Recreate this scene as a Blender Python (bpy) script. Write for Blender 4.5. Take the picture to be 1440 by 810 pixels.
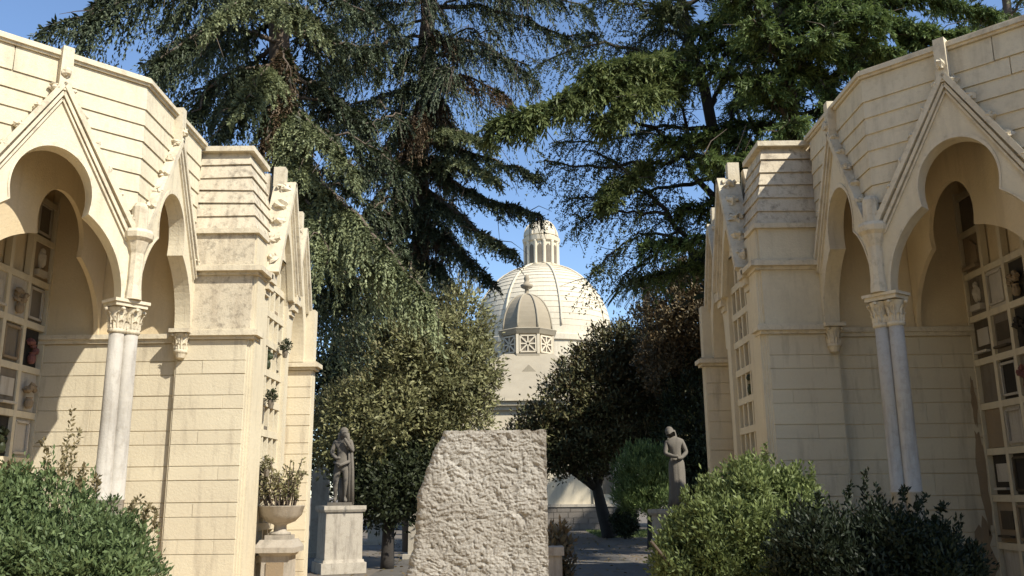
import bpy, math, random
import numpy as np
from mathutils import Vector, Euler, Quaternion

R = math.radians
rnd = random.Random(7)
rng = np.random.default_rng(11)
scene = bpy.context.scene
for o in list(bpy.data.objects):
    bpy.data.objects.remove(o)

# ---------------------------------------------------------------- camera, sky, sun, exposure
F, HOR = 1250.0, 290.0
PITCH = math.atan(HOR / F)
CAM = Vector((0.07, 0.0, 1.6))
cam_d = bpy.data.cameras.new('camera')
cam = bpy.data.objects.new('camera', cam_d)
scene.collection.objects.link(cam)
cam.location = CAM
ROLL = R(0.55)                                        # the picture's left side hangs a little low
cam.rotation_mode = 'QUATERNION'
cam.rotation_quaternion = Euler((R(90) + PITCH, 0, 0)).to_quaternion() @ Quaternion((0, 0, 1), -ROLL)
cam_d.sensor_width = 36.0
cam_d.lens = 36.0 * F / 1440.0
cam_d.clip_end = 3000
scene.camera = cam

SUN_TO = Vector((0.83, -0.68, 1.0)).normalized()      # direction from the scene to the sun
world = bpy.data.worlds.new('World')
scene.world = world
world.use_nodes = True
wn = world.node_tree
sky = wn.nodes.new('ShaderNodeTexSky')
sky.sky_type = 'NISHITA'
sky.sun_disc = False
sky.sun_elevation = math.asin(SUN_TO.z)
sky.sun_rotation = math.atan2(SUN_TO.x, SUN_TO.y)
sky.altitude = 500
sky.air_density = 1.0
sky.dust_density = 0.4
sky.ozone_density = 3.5
wn.links.new(sky.outputs[0], wn.nodes['Background'].inputs[0])
wn.nodes['Background'].inputs[1].default_value = 0.14
sun_d = bpy.data.lights.new('sun', 'SUN')
sun_d.energy = 5.0
sun_d.angle = R(0.53)
sun_d.color = (1.0, 0.94, 0.82)
sun = bpy.data.objects.new('sun', sun_d)
scene.collection.objects.link(sun)
sun.rotation_euler = SUN_TO.to_track_quat('Z', 'Y').to_euler()
vs = scene.view_settings
vs.view_transform = 'Standard'
vs.look = 'None'
vs.gamma = 1.0
vs.use_curve_mapping = False
vs.exposure = 0.6
scene.render.engine = 'CYCLES'
scene.cycles.max_bounces = 8
scene.cycles.transparent_max_bounces = 4

CP, SP = math.cos(PITCH), math.sin(PITCH)
CR, SR = math.cos(ROLL), math.sin(ROLL)


def P(u, v, Y):
    """point of the place at depth Y that the photo shows at pixel u, v"""
    du, dv = u - 720.0, v - 405.0
    u, v = 720.0 + du * CR - dv * SR, 405.0 + dv * CR + du * SR
    b = (405.0 - v) / F
    y = CP - SP * b
    return np.array([CAM.x + (u - 720.0) / F * Y / y, Y, CAM.z + (SP + CP * b) / y * Y])


# ---------------------------------------------------------------- materials
def new_mat(name):
    m = bpy.data.materials.new(name)
    m.use_nodes = True
    nt = m.node_tree
    return m, nt, nt.nodes['Principled BSDF']


def nd(nt, typ, **kw):
    n = nt.nodes.new(typ)
    for k, v in kw.items():
        if k in n.inputs:
            n.inputs[k].default_value = v
        else:
            setattr(n, k, v)
    return n


def col4(c):
    return (c[0], c[1], c[2], 1.0)


def mixc(nt, fac, a, b, blend='MIX'):
    n = nt.nodes.new('ShaderNodeMix')
    n.data_type = 'RGBA'
    n.blend_type = blend
    for sock, val in ((n.inputs[0], fac), (n.inputs[6], a), (n.inputs[7], b)):
        if hasattr(val, 'is_linked'):
            nt.links.new(val, sock)
        elif isinstance(val, (int, float)):
            sock.default_value = val
        else:
            sock.default_value = col4(val)
    return n.outputs[2]


def ramp(nt, fac, lo, hi):
    n = nt.nodes.new('ShaderNodeMapRange')
    n.inputs[1].default_value = lo
    n.inputs[2].default_value = hi
    nt.links.new(fac, n.inputs[0])
    return n.outputs[0]


def pos_noise(nt, scale, detail=4.0, rough=0.55, sxyz=(1, 1, 1)):
    g = nt.nodes.new('ShaderNodeNewGeometry')
    mp = nt.nodes.new('ShaderNodeMapping')
    mp.inputs['Scale'].default_value = sxyz
    nt.links.new(g.outputs['Position'], mp.inputs['Vector'])
    n = nt.nodes.new('ShaderNodeTexNoise')
    n.inputs['Scale'].default_value = scale
    n.inputs['Detail'].default_value = detail
    n.inputs['Roughness'].default_value = rough
    nt.links.new(mp.outputs[0], n.inputs['Vector'])
    return n.outputs[0]


def bump(nt, bsdf, h, strength, dist=0.01):
    b = nt.nodes.new('ShaderNodeBump')
    b.inputs['Strength'].default_value = strength
    b.inputs['Distance'].default_value = dist
    nt.links.new(h, b.inputs['Height'])
    nt.links.new(b.outputs[0], bsdf.inputs['Normal'])


def plaster(name, base, dark, stain=(0.30, 0.24, 0.17), stain_amt=0.5, spot=0.0, lo=0.52, hi=0.78, rv=4.5):
    m, nt, bs = new_mat(name)
    c = mixc(nt, ramp(nt, pos_noise(nt, 1.3, 6), 0.35, 0.7), base, dark)
    oi = nt.nodes.new('ShaderNodeObjectInfo')
    c = mixc(nt, ramp(nt, oi.outputs['Random'], -0.2, rv), c, dark)
    c = mixc(nt, ramp(nt, pos_noise(nt, 30, 3), 0.3, 0.8), c, [x * 0.88 for x in base])
    streak = ramp(nt, pos_noise(nt, 2.2, 6, 0.62, (3.0, 3.0, 0.45)), lo, hi)
    mul = nt.nodes.new('ShaderNodeMath'); mul.operation = 'MULTIPLY'
    nt.links.new(streak, mul.inputs[0]); mul.inputs[1].default_value = stain_amt
    c = mixc(nt, mul.outputs[0], c, stain)
    if spot:
        sp = ramp(nt, pos_noise(nt, 9, 7, 0.7), 0.50, 0.66)
        m2 = nt.nodes.new('ShaderNodeMath'); m2.operation = 'MULTIPLY'
        nt.links.new(sp, m2.inputs[0]); m2.inputs[1].default_value = spot
        c = mixc(nt, m2.outputs[0], c, (0.20, 0.17, 0.13))
    nt.links.new(c, bs.inputs['Base Color'])
    bs.inputs['Roughness'].default_value = 0.9
    bs.inputs['Specular IOR Level'].default_value = 0.15
    bump(nt, bs, pos_noise(nt, 38, 6, 0.65), 0.5, 0.012)
    return m


M = {}
CREAM, CREAM_D = (0.63, 0.56, 0.41), (0.53, 0.46, 0.33)
M['plaster'] = plaster('cream_plaster', CREAM, CREAM_D, stain=(0.30, 0.255, 0.195), stain_amt=0.5, lo=0.5, hi=0.8, spot=0.1)
M['block'] = plaster('cream_scored_block', CREAM, (0.50, 0.435, 0.32), stain=(0.27, 0.225, 0.17), stain_amt=0.75, rv=1.5)
M['trim'] = plaster('cream_trim', (0.63, 0.56, 0.42), (0.50, 0.435, 0.32), stain_amt=0.65, spot=0.4)
M['weathered'] = plaster('weathered_cream_roof', (0.60, 0.53, 0.40), (0.47, 0.41, 0.31), stain_amt=0.65, spot=0.75, lo=0.46, hi=0.76, rv=2.5)
M['roof_plaster'] = plaster('roof_plaster', CREAM, CREAM_D, stain=(0.28, 0.24, 0.18), stain_amt=0.55, lo=0.5, hi=0.78, spot=0.22, rv=2.6)
M['inner'] = plaster('brown_inner_plaster', (0.63, 0.515, 0.335), (0.55, 0.445, 0.285), stain_amt=0.35)  # browner base than the outside plaster
M['marble'] = plaster('grey_marble', (0.46, 0.425, 0.365), (0.35, 0.325, 0.285), (0.15, 0.135, 0.12), 0.8, 0.3)
M['statue'] = plaster('weathered_shade_toned_marble', (0.165, 0.148, 0.125), (0.10, 0.09, 0.075), (0.07, 0.065, 0.06), 0.85, 0.4)  # weathered; base also darkened to carry the shade on the statues
M['pedestal'] = plaster('pedestal_marble', (0.44, 0.395, 0.325), (0.34, 0.305, 0.25), (0.14, 0.12, 0.10), 0.85, 0.4)
M['planter'] = plaster('cement_planter', (0.42, 0.37, 0.30), (0.30, 0.265, 0.215), (0.12, 0.11, 0.09), 0.7, 0.4)
M['far_wall'] = plaster('chapel_wall', (0.64, 0.565, 0.43), (0.56, 0.49, 0.37), stain_amt=0.35)
M['far_dome'] = plaster('chapel_dome', (0.62, 0.55, 0.42), (0.54, 0.475, 0.36), (0.30, 0.25, 0.19), 0.5, 0.15)
M['lead'] = plaster('lead_dome', (0.34, 0.29, 0.21), (0.27, 0.23, 0.165), stain_amt=0.3)
M['slate'] = plaster('pale_roof', (0.36, 0.315, 0.235), (0.28, 0.245, 0.185), stain_amt=0.4)
M['granite_base'] = plaster('grey_base_stone', (0.20, 0.175, 0.15), (0.14, 0.125, 0.105), (0.12, 0.11, 0.10), 0.5)
M['brown_patch'] = plaster('bare_brown_render', (0.33, 0.245, 0.155), (0.25, 0.18, 0.11), (0.13, 0.09, 0.055), 0.6, 0.3)
M['plaque_grey'] = plaster('niche_grey', (0.20, 0.17, 0.13), (0.13, 0.11, 0.085), (0.06, 0.05, 0.04), 0.8, 0.4)
M['plaque_white'] = plaster('niche_white', (0.50, 0.46, 0.39), (0.38, 0.34, 0.28), (0.16, 0.135, 0.10), 0.7)
M['plaque_dark'] = plaster('niche_dark', (0.045, 0.04, 0.033), (0.03, 0.027, 0.022), stain_amt=0.1)
M['plaque_tan'] = plaster('niche_tan', (0.30, 0.23, 0.15), (0.21, 0.16, 0.105), stain_amt=0.6, spot=0.4)
M['bronze'] = plaster('niche_bronze', (0.10, 0.08, 0.055), (0.06, 0.05, 0.035), stain_amt=0.2)


def simple(name, c, rough=0.8, var=0.25, scale=4.0):
    m, nt, bs = new_mat(name)
    k = mixc(nt, pos_noise(nt, scale, 5), [x * (1 - var) for x in c], [min(1, x * (1 + var)) for x in c])
    nt.links.new(k, bs.inputs['Base Color'])
    bs.inputs['Roughness'].default_value = rough
    bump(nt, bs, pos_noise(nt, scale * 8, 5), 0.4, 0.02)
    return m


M['bark'] = simple('brown_bark', (0.10, 0.075, 0.055), 0.95, 0.4, 6)
M['dark_bark'] = simple('dark_bark', (0.03, 0.025, 0.021), 0.95, 0.4, 6)
M['soil'] = simple('ground_soil', (0.12, 0.10, 0.078), 0.95, 0.3, 1.5)
M['path'] = simple('shade_darkened_gravel', (0.085, 0.075, 0.062), 0.95, 0.35, 2.0)  # albedo lowered to stand for tree shade on the far path
M['bounce_sand'] = simple('pale_bounce_gravel', (0.43, 0.31, 0.17), 0.95, 0.15, 3.0)
M['lawn'] = simple('lawn_soil', (0.06, 0.08, 0.03), 0.95, 0.3, 3.0)
M['flower_red'] = simple('flower_red', (0.16, 0.06, 0.05), 0.7, 0.4, 30)
M['flower_pale'] = simple('flower_pale', (0.65, 0.45, 0.42), 0.7, 0.4, 30)
M['terracotta'] = simple('terracotta', (0.30, 0.14, 0.08), 0.8)


def leafmat(name, c1, c2, back=None, transl=0.22, rough=0.55, spec=0.25):
    m, nt, bs = new_mat(name)
    g = nt.nodes.new('ShaderNodeNewGeometry')
    c = mixc(nt, g.outputs['Random Per Island'], c1, c2)
    c = mixc(nt, ramp(nt, pos_noise(nt, 0.9, 3), 0.35, 0.65), c, mixc(nt, 0.5, c, [x * 0.55 for x in c1]))
    if back:
        c = mixc(nt, g.outputs['Backfacing'], c, back)
    nt.links.new(c, bs.inputs['Base Color'])
    bs.inputs['Roughness'].default_value = rough
    bs.inputs['Specular IOR Level'].default_value = spec
    tr = nt.nodes.new('ShaderNodeBsdfTranslucent')
    nt.links.new(c, tr.inputs['Color'])
    mx = nt.nodes.new('ShaderNodeMixShader')
    mx.inputs[0].default_value = transl
    nt.links.new(bs.outputs[0], mx.inputs[1])
    nt.links.new(tr.outputs[0], mx.inputs[2])
    nt.links.new(mx.outputs[0], nt.nodes['Material Output'].inputs[0])
    return m


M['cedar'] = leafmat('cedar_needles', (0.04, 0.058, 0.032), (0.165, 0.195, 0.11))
M['cedar_lit'] = leafmat('sunlit_cedar_needles', (0.125, 0.15, 0.07), (0.35, 0.38, 0.20), None, .3)  # brighter cedar copy: sunlight put into the needle colour
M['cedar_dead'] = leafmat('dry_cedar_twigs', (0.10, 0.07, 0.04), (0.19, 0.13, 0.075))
M['feather'] = leafmat('fine_leaves', (0.03, 0.044, 0.018), (0.125, 0.145, 0.055))
M['bright'] = leafmat('bright_conifer', (0.07, 0.10, 0.032), (0.22, 0.25, 0.09), None, .3)
M['conifer'] = leafmat('green_conifer', (0.06, 0.10, 0.028), (0.22, 0.28, 0.09), None, .3)
M['loquat'] = leafmat('dull_green_leaves', (0.115, 0.12, 0.05), (0.32, 0.31, 0.145), (0.27, 0.25, 0.14))
M['magnolia'] = leafmat('magnolia_leaves', (0.035, 0.046, 0.018), (0.18, 0.16, 0.068), (0.10, 0.08, 0.04), 0.06)
M['magnolia_brown'] = leafmat('brownish_leaves', (0.08, 0.066, 0.034), (0.24, 0.185, 0.105), (0.19, 0.135, 0.075), 0.1)
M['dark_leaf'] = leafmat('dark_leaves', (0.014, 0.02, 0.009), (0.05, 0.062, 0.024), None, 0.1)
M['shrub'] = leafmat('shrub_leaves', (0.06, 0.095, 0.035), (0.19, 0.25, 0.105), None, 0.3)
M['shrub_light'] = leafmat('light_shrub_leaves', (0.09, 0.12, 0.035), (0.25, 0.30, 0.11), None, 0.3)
M['shrub_shade'] = leafmat('shade_toned_shrub_leaves', (0.010, 0.017, 0.008), (0.032, 0.045, 0.02), None, 0.15)  # shade on the right front shrub put into its leaf colour
M['shoot'] = leafmat('dry_shoot_leaves', (0.14, 0.12, 0.06), (0.24, 0.19, 0.10))
M['succulent'] = leafmat('succulent_leaves', (0.13, 0.13, 0.06), (0.30, 0.26, 0.13))
M['croton'] = leafmat('croton_leaves', (0.10, 0.09, 0.03), (0.28, 0.17, 0.06))
M['palm'] = leafmat('palm_fronds', (0.03, 0.045, 0.02), (0.08, 0.10, 0.045))
M['grass'] = leafmat('grass_blades', (0.05, 0.08, 0.02), (0.14, 0.17, 0.05))


# ---------------------------------------------------------------- mesh helpers
class MB:
    def __init__(self):
        self.v, self.f = [], []

    def add(self, verts, faces):
        k = len(self.v)
        self.v += [tuple(map(float, p)) for p in verts]
        self.f += [tuple(i + k for i in fc) for fc in faces]
        return self

    def box(self, x0, x1, y0, y1, z0, z1):
        return self.add([(x0, y0, z0), (x1, y0, z0), (x1, y1, z0), (x0, y1, z0), (x0, y0, z1), (x1, y0, z1), (x1, y1, z1), (x0, y1, z1)],
                        [(0, 3, 2, 1), (4, 5, 6, 7), (0, 1, 5, 4), (1, 2, 6, 5), (2, 3, 7, 6), (3, 0, 4, 7)])

    def hexa(self, b, t):
        """bottom ring and top ring of four points each"""
        return self.add(list(b) + list(t), [(0, 3, 2, 1), (4, 5, 6, 7), (0, 1, 5, 4), (1, 2, 6, 5), (2, 3, 7, 6), (3, 0, 4, 7)])

    def bar(self, p0, p1, w, h, up=(0, 0, 1)):
        p0, p1, up = Vector(p0), Vector(p1), Vector(up)
        d = (p1 - p0).normalized()
        s = d.cross(up)
        s = s.normalized() if s.length > 1e-6 else Vector((1, 0, 0))
        n = s.cross(d).normalized()
        q = [(-1, -1), (1, -1), (1, 1), (-1, 1)]
        a = [p0 + s * (i * w / 2) + n * (j * h / 2) for i, j in q]
        b = [p1 + s * (i * w / 2) + n * (j * h / 2) for i, j in q]
        return self.add(a + b, [(0, 3, 2, 1), (4, 5, 6, 7), (0, 1, 5, 4), (1, 2, 6, 5), (2, 3, 7, 6), (3, 0, 4, 7)])

    def tube(self, pts, rad, n=8, cap=True):
        pts = [Vector(p) for p in pts]
        k0 = len(self.v)
        vs_, fs = [], []
        for i, p in enumerate(pts):
            d = (pts[min(i + 1, len(pts) - 1)] - pts[max(i - 1, 0)])
            d = d.normalized() if d.length > 1e-9 else Vector((0, 0, 1))
            ref = Vector((1, 0, 0)) if abs(d.x) < 0.8 else Vector((0, 1, 0))
            s = d.cross(ref).normalized()
            t = d.cross(s).normalized()
            r = rad[i] if hasattr(rad, '__len__') else rad
            for j in range(n):
                a = 2 * math.pi * j / n
                vs_.append(p + s * (math.cos(a) * r) + t * (math.sin(a) * r))
        for i in range(len(pts) - 1):
            for j in range(n):
                j2 = (j + 1) % n
                fs.append((i * n + j, i * n + j2, (i + 1) * n + j2, (i + 1) * n + j))
        if cap:
            fs.append(tuple(range(n - 1, -1, -1)))
            fs.append(tuple(range((len(pts) - 1) * n, len(pts) * n)))
        return self.add(vs_, fs)

    def lathe(self, prof, c=(0, 0, 0), n=24, phase=0.0, sx=1.0, sy=1.0, mod=None):
        vs_, fs = [], []
        for i, (r, z) in enumerate(prof):
            for j in range(n):
                a = 2 * math.pi * j / n + phase
                rr = r if mod is None else r * mod(a, z)
                vs_.append((c[0] + math.cos(a) * rr * sx, c[1] + math.sin(a) * rr * sy, c[2] + z))
        for i in range(len(prof) - 1):
            for j in range(n):
                j2 = (j + 1) % n
                fs.append((i * n + j, i * n + j2, (i + 1) * n + j2, (i + 1) * n + j))
        fs.append(tuple(range(n - 1, -1, -1)))
        fs.append(tuple(range((len(prof) - 1) * n, len(prof) * n)))
        return self.add(vs_, fs)

    def blob(self, c, r, n=7, m=5, seed=0, amp=0.3):
        q = random.Random(seed)
        vs_, fs = [], []
        for i in range(m + 1):
            th = math.pi * i / m
            for j in range(n):
                a = 2 * math.pi * j / n
                k = 1 + amp * (q.random() * 2 - 1)
                vs_.append((c[0] + r[0] * math.sin(th) * math.cos(a) * k, c[1] + r[1] * math.sin(th) * math.sin(a) * k, c[2] + r[2] * math.cos(th) * k))
        for i in range(m):
            for j in range(n):
                j2 = (j + 1) % n
                fs.append((i * n + j, (i + 1) * n + j, (i + 1) * n + j2, i * n + j2))
        return self.add(vs_, fs)

    def prism(self, poly, fr, d0, d1):
        """poly: (a, z) outline counter-clockwise seen from outside; fr: frame; d0 back, d1 front"""
        n = len(poly)
        back = [fr(a, z, d0) for a, z in poly]
        front = [fr(a, z, d1) for a, z in poly]
        tri = tess(poly)
        fs = [tuple(n + i for i in t) for t in tri] + [tuple(reversed(t)) for t in tri]
        for i in range(n):
            j = (i + 1) % n
            fs.append((i, j, n + j, n + i))
        return self.add(back + front, fs)

    def build(self, name, mat, parent=None, s=1, smooth=False):
        me = bpy.data.meshes.new(name)
        off = parent_loc(parent)
        vv = [(p[0] * s - off[0], p[1] - off[1], p[2] - off[2]) for p in self.v]
        ff = self.f if s > 0 else [tuple(reversed(q)) for q in self.f]
        me.from_pydata(vv, [], ff)
        me.update()
        if smooth:
            me.polygons.foreach_set('use_smooth', [True] * len(me.polygons))
        me.materials.append(M[mat] if isinstance(mat, str) else mat)
        return link(name, me, parent)


def tess(poly):
    from mathutils.geometry import tessellate_polygon
    t = tessellate_polygon([[Vector((a, z, 0)) for a, z in poly]])
    out = []
    for a, b, c in t:
        A, B, C = poly[a], poly[b], poly[c]
        cr = (B[0] - A[0]) * (C[1] - A[1]) - (B[1] - A[1]) * (C[0] - A[0])
        out.append((a, b, c) if cr > 0 else (a, c, b))
    return out


ROOT = {}


def parent_loc(p):
    while p is not None:
        if p.name in ROOT:
            return ROOT[p.name]
        p = p.parent
    return (0, 0, 0)


def link(name, data, parent=None):
    o = bpy.data.objects.new(name, data)
    scene.collection.objects.link(o)
    o.parent = parent
    return o


def tag(o, label, cat, group=None, kind=None):
    if label: o['label'] = label
    if cat: o['category'] = cat
    if group: o['group'] = group
    if kind: o['kind'] = kind
    return o


def thing(name, label, cat, loc, group=None):
    o = bpy.data.objects.new(name, None)
    o.empty_display_size = 0.2
    scene.collection.objects.link(o)
    o.location = loc
    ROOT[o.name] = tuple(loc)
    return tag(o, label, cat, group)


def struct(o):
    o['kind'] = 'structure'
    return o


def frame(ox, oy, tx, ty):
    """wall frame: a along t, d along the outward normal (t turned clockwise seen from above)"""
    l = math.hypot(tx, ty)
    tx, ty = tx / l, ty / l
    nx, ny = ty, -tx
    return lambda a, z, d: (ox + tx * a + nx * d, oy + ty * a + ny * d, z)


# ---------------------------------------------------------------- ground, path
mb = MB(); mb.add([(-400, -60, 0), (400, -60, 0), (400, 900, 0), (-400, 900, 0)], [(0, 1, 2, 3)])
struct(mb.build('ground', 'soil'))
mb = MB(); mb.add([(-14, -30, 0.004), (14, -30, 0.004), (14, 16.4, 0.004), (-14, 16.4, 0.004)], [(0, 1, 2, 3)])
struct(mb.build('bounce_forecourt', 'bounce_sand'))  # unseen pale ground added to bounce warm light onto the shaded walls
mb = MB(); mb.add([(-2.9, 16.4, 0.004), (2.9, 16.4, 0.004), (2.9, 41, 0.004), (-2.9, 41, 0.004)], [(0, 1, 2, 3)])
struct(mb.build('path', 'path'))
mb = MB(); mb.add([(3.2, 34, 0.004), (12, 34, 0.004), (12, 40.6, 0.004), (3.2, 40.6, 0.004)], [(0, 1, 2, 3)])
struct(mb.build('lawn', 'lawn'))

# ---------------------------------------------------------------- columbarium buildings
Z_SP, Z_TOP, Z_APEX = 3.83, 6.54, 6.17          # arch spring, roof top, gable apex
GH = 0.93                                       # gable half width


def trefoil(k=1.0):
    """contour of the opening from right spring over the top to the left spring"""
    rx, rz, zc, w, b = 0.425 * k, 0.52, 4.93, 0.85 * k, 1.04
    pts = []
    a_c = 0.405 * k
    th0 = math.acos(a_c / w)
    for i in range(12):
        th = th0 * i / 11
        pts.append((w * math.cos(th), Z_SP + b * math.sin(th)))
    ph0 = -math.acos(a_c / rx)
    for i in range(1, 17):
        ph = ph0 + (math.pi / 2 - ph0) * i / 16
        pts.append((rx * math.cos(ph), zc + rz * math.sin(ph)))
    left = [(-a, z) for a, z in reversed(pts[:-1])]
    return pts + left


def gable_hw(z):
    return max(0.0, GH * (Z_APEX - z) / (Z_APEX - 4.62))


def arch_unit(root, s, fr, W, solid_back=True, label_side=''):
    """one bay: wall with trefoil opening, proud gable with raking mouldings, crockets and a finial post"""
    h = W / 2
    tre = trefoil()
    wall = [(-h, Z_SP), (-tre[0][0], Z_SP)] + list(reversed(tre))[1:-1] + [(tre[0][0], Z_SP), (h, Z_SP), (h, 6.5), (-h, 6.5)]
    w = MB().prism(wall, fr, -0.13, 0.0).build('arch_wall', 'plaster', root, s)
    g = [(-h + 0.02, Z_SP + 0.004), (-tre[0][0], Z_SP + 0.004)] + list(reversed(tre))[1:-1] + [(tre[0][0], Z_SP + 0.004), (h - 0.02, Z_SP + 0.004), (h - 0.02, 4.62), (0, Z_APEX), (-h + 0.02, 4.62)]
    ga = MB().prism(g, fr, 0.002, 0.07).build('gable', 'plaster', root, s)
    # thin roll round the opening
    m_ = MB()
    for i in range(len(tre) - 1):
        (a0, z0), (a1, z1) = tre[i], tre[i + 1]
        k = 1.03
        q = lambda a, z, kk: (a * kk, 4.6 + (z - 4.6) * (1 + (kk - 1) * 1.2))
        o0, o1 = q(a0, z0, 1.05), q(a1, z1, 1.05)
        m_.add([fr(a0, z0, .071), fr(a1, z1, .071), fr(*o1, .071), fr(*o0, .071), fr(a0, z0, .080), fr(a1, z1, .080), fr(*o1, .080), fr(*o0, .080)],
               [(4, 5, 6, 7), (3, 2, 1, 0), (0, 1, 5, 4), (2, 3, 7, 6)])
    m_.build('arch_moulding', 'trim', ga, s)
    # raking mouldings, two stepped fillets and a coping with crockets
    for sd in (-1, 1):
        b0, b1 = (sd * (h + 0.0), 4.60), (0.0, Z_APEX + 0.05)
        up = Vector(fr(-(b1[1] - b0[1]) * -sd * 0 + 0, 1, 0)) - Vector(fr(0, 0, 0))
        nrm = Vector(fr(0, 0, 1)) - Vector(fr(0, 0, 0))
        r1 = MB().bar(fr(*b0, 0.06), fr(*b1, 0.06), 0.16, 0.06, up=tuple(Vector((0, 0, 1))))
        r1.bar(fr(b0[0] * 0.93, b0[1] - 0.05, 0.095), fr(0, b1[1] - 0.12, 0.095), 0.05, 0.035)
        r1.bar(fr(b0[0] * 0.89, b0[1] - 0.08, 0.083), fr(0, b1[1] - 0.20, 0.083), 0.03, 0.022)
        rk = r1.build('raking_moulding', 'trim', ga, s)
        n_c = 6
        for i in range(n_c):
            t = (i + 0.6) / n_c
            a, z = b0[0] * (1 - t), b0[1] + (b1[1] - b0[1]) * t
            c = fr(a + sd * 0.005, z + 0.02, 0.06)
            cr = MB().blob(c, (0.066, 0.066, 0.05), 8, 6, rnd.randrange(9999), 0.5)
            cr.blob(fr(a + sd * 0.03, z + 0.015, 0.11), (0.034, 0.034, 0.03), 6, 4, rnd.randrange(9999), 0.5)
            cr.blob(fr(a - sd * 0.04, z + 0.065, 0.06), (0.034, 0.034, 0.03), 6, 4, rnd.randrange(9999), 0.5)
            cr.blob(fr(a + sd * 0.01, z + 0.03, 0.01), (0.034, 0.034, 0.03), 6, 4, rnd.randrange(9999), 0.5)
            cr.build('crocket', 'trim', ga, s)
    p = MB()
    q = [fr(-.07, 6.12, .0), fr(.07, 6.12, .0), fr(.07, 6.12, .13), fr(-.07, 6.12, .13)]
    t = [fr(-.06, 6.66, .0), fr(.06, 6.66, .0), fr(.06, 6.66, .12), fr(-.06, 6.66, .12)]
    p.hexa(q[::-1], t[::-1])
    p.blob(fr(0, 6.33, 0.14), (.05, .05, .06), 7, 5, rnd.randrange(999), .35)
    p.build('finial', 'trim', ga, s)
    return w, ga


def course_pieces(root, roof, s, pts, z0, heights, clip, mat, name='roof_course', batter=0.0, lip=0.03, rough=.006):
    """stepped courses along a plan polyline; clip(seg, z) gives (lo, hi) to leave out on that segment"""
    def off(d):
        out = []
        n = len(pts)
        for i in range(n):
            ns = []
            for j in (i - 1, i):
                if 0 <= j < n - 1:
                    tx, ty = pts[j + 1][0] - pts[j][0], pts[j + 1][1] - pts[j][1]
                    l = math.hypot(tx, ty)
                    ns.append((ty / l, -tx / l))
            if len(ns) == 1:
                nx, ny = ns[0]
            else:
                nx, ny = ns[0][0] + ns[1][0], ns[0][1] + ns[1][1]
                k = 1 + ns[0][0] * ns[1][0] + ns[0][1] * ns[1][1]
                nx, ny = nx / k, ny / k
            out.append((pts[i][0] + nx * d, pts[i][1] + ny * d))
        return out
    z = z0
    ztop = z0 + sum(heights)
    for ci, hgt in enumerate(heights):
        t0, t1 = (z - z0), (z + hgt - z0)
        ob, ot, ib = off(lip - batter * t0), off(0.012 - batter * t1), off(-0.06 - batter * t1)
        for sg in range(len(pts) - 1):
            cuts = [(0.0, 1.0)]
            L = math.hypot(pts[sg + 1][0] - pts[sg][0], pts[sg + 1][1] - pts[sg][1])
            c = clip(sg, z + hgt * 0.5)
            if c:
                lo, hi = c[0] / L, c[1] / L
                cuts = [(0.0, max(0, lo)), (min(1, hi), 1.0)]
            fin = []
            for a, b in cuts:
                if (b - a) * L > 1.05:
                    mid = a + (b - a) * (0.42 if ci % 2 else 0.6)
                    fin += [(a, mid - 0.002), (mid + 0.002, b)]
                elif (b - a) * L > 0.02:
                    fin.append((a, b))
            for a, b in fin:
                lp = lambda q, t: (q[sg][0] + (q[sg + 1][0] - q[sg][0]) * t, q[sg][1] + (q[sg + 1][1] - q[sg][1]) * t)
                jz = rnd.uniform(-rough, rough)
                jd = rnd.uniform(0, 0.01)
                B = [(*lp(ib, a), z), (*lp(ib, b), z), (*lp(ob, b), z + jz), (*lp(ob, a), z + rnd.uniform(-rough, rough))]
                T = [(*lp(ib, a), z + hgt - .004), (*lp(ib, b), z + hgt - .004), (*lp(ot, b), z + hgt - .004), (*lp(ot, a), z + hgt - .004)]
                MB().hexa(B[::-1], T[::-1]).build(name, mat, roof, s)
        z += hgt


def ashlar(parent, s, fr, a0, a1, z0, z1, mat, splits, big=0.285, small=0.185):
    z, k = z0, 0
    while z < z1 - 0.02:
        hgt = min(small if k % 2 else big, z1 - z)
        xs = [a0] + [a0 + (a1 - a0) * t for t in splits[k % len(splits)]] + [a1]
        for i in range(len(xs) - 1):
            p, q = xs[i] + (0.0 if i == 0 else 0.001), xs[i + 1] - (0.0 if i == len(xs) - 2 else 0.001)
            d = 0.014 + rnd.uniform(-0.004, 0.004)
            zz0, zz1 = z + 0.003 + rnd.uniform(0, .003), z + hgt - 0.003 - rnd.uniform(0, .004)
            c = 0.003
            b = [fr(p, zz0, 0), fr(q, zz0, 0), fr(q, zz1, 0), fr(p, zz1, 0)]
            f1 = [fr(p, zz0, d - c), fr(q, zz0, d - c), fr(q, zz1, d - c), fr(p, zz1, d - c)]
            f2 = [fr(p + c, zz0 + c, d), fr(q - c, zz0 + c, d), fr(q - c, zz1 - c, d), fr(p + c, zz1 - c, d)]
            m_ = MB()
            fs = [(8, 9, 10, 11)]
            for u in range(4):
                w = (u + 1) % 4
                fs += [(u, w, 4 + w, 4 + u), (4 + u, 4 + w, 8 + w, 8 + u)]
            m_.add(b + f1 + f2, fs).build('ashlar_block', mat, parent, s)
        z += hgt
        k += 1


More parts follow.
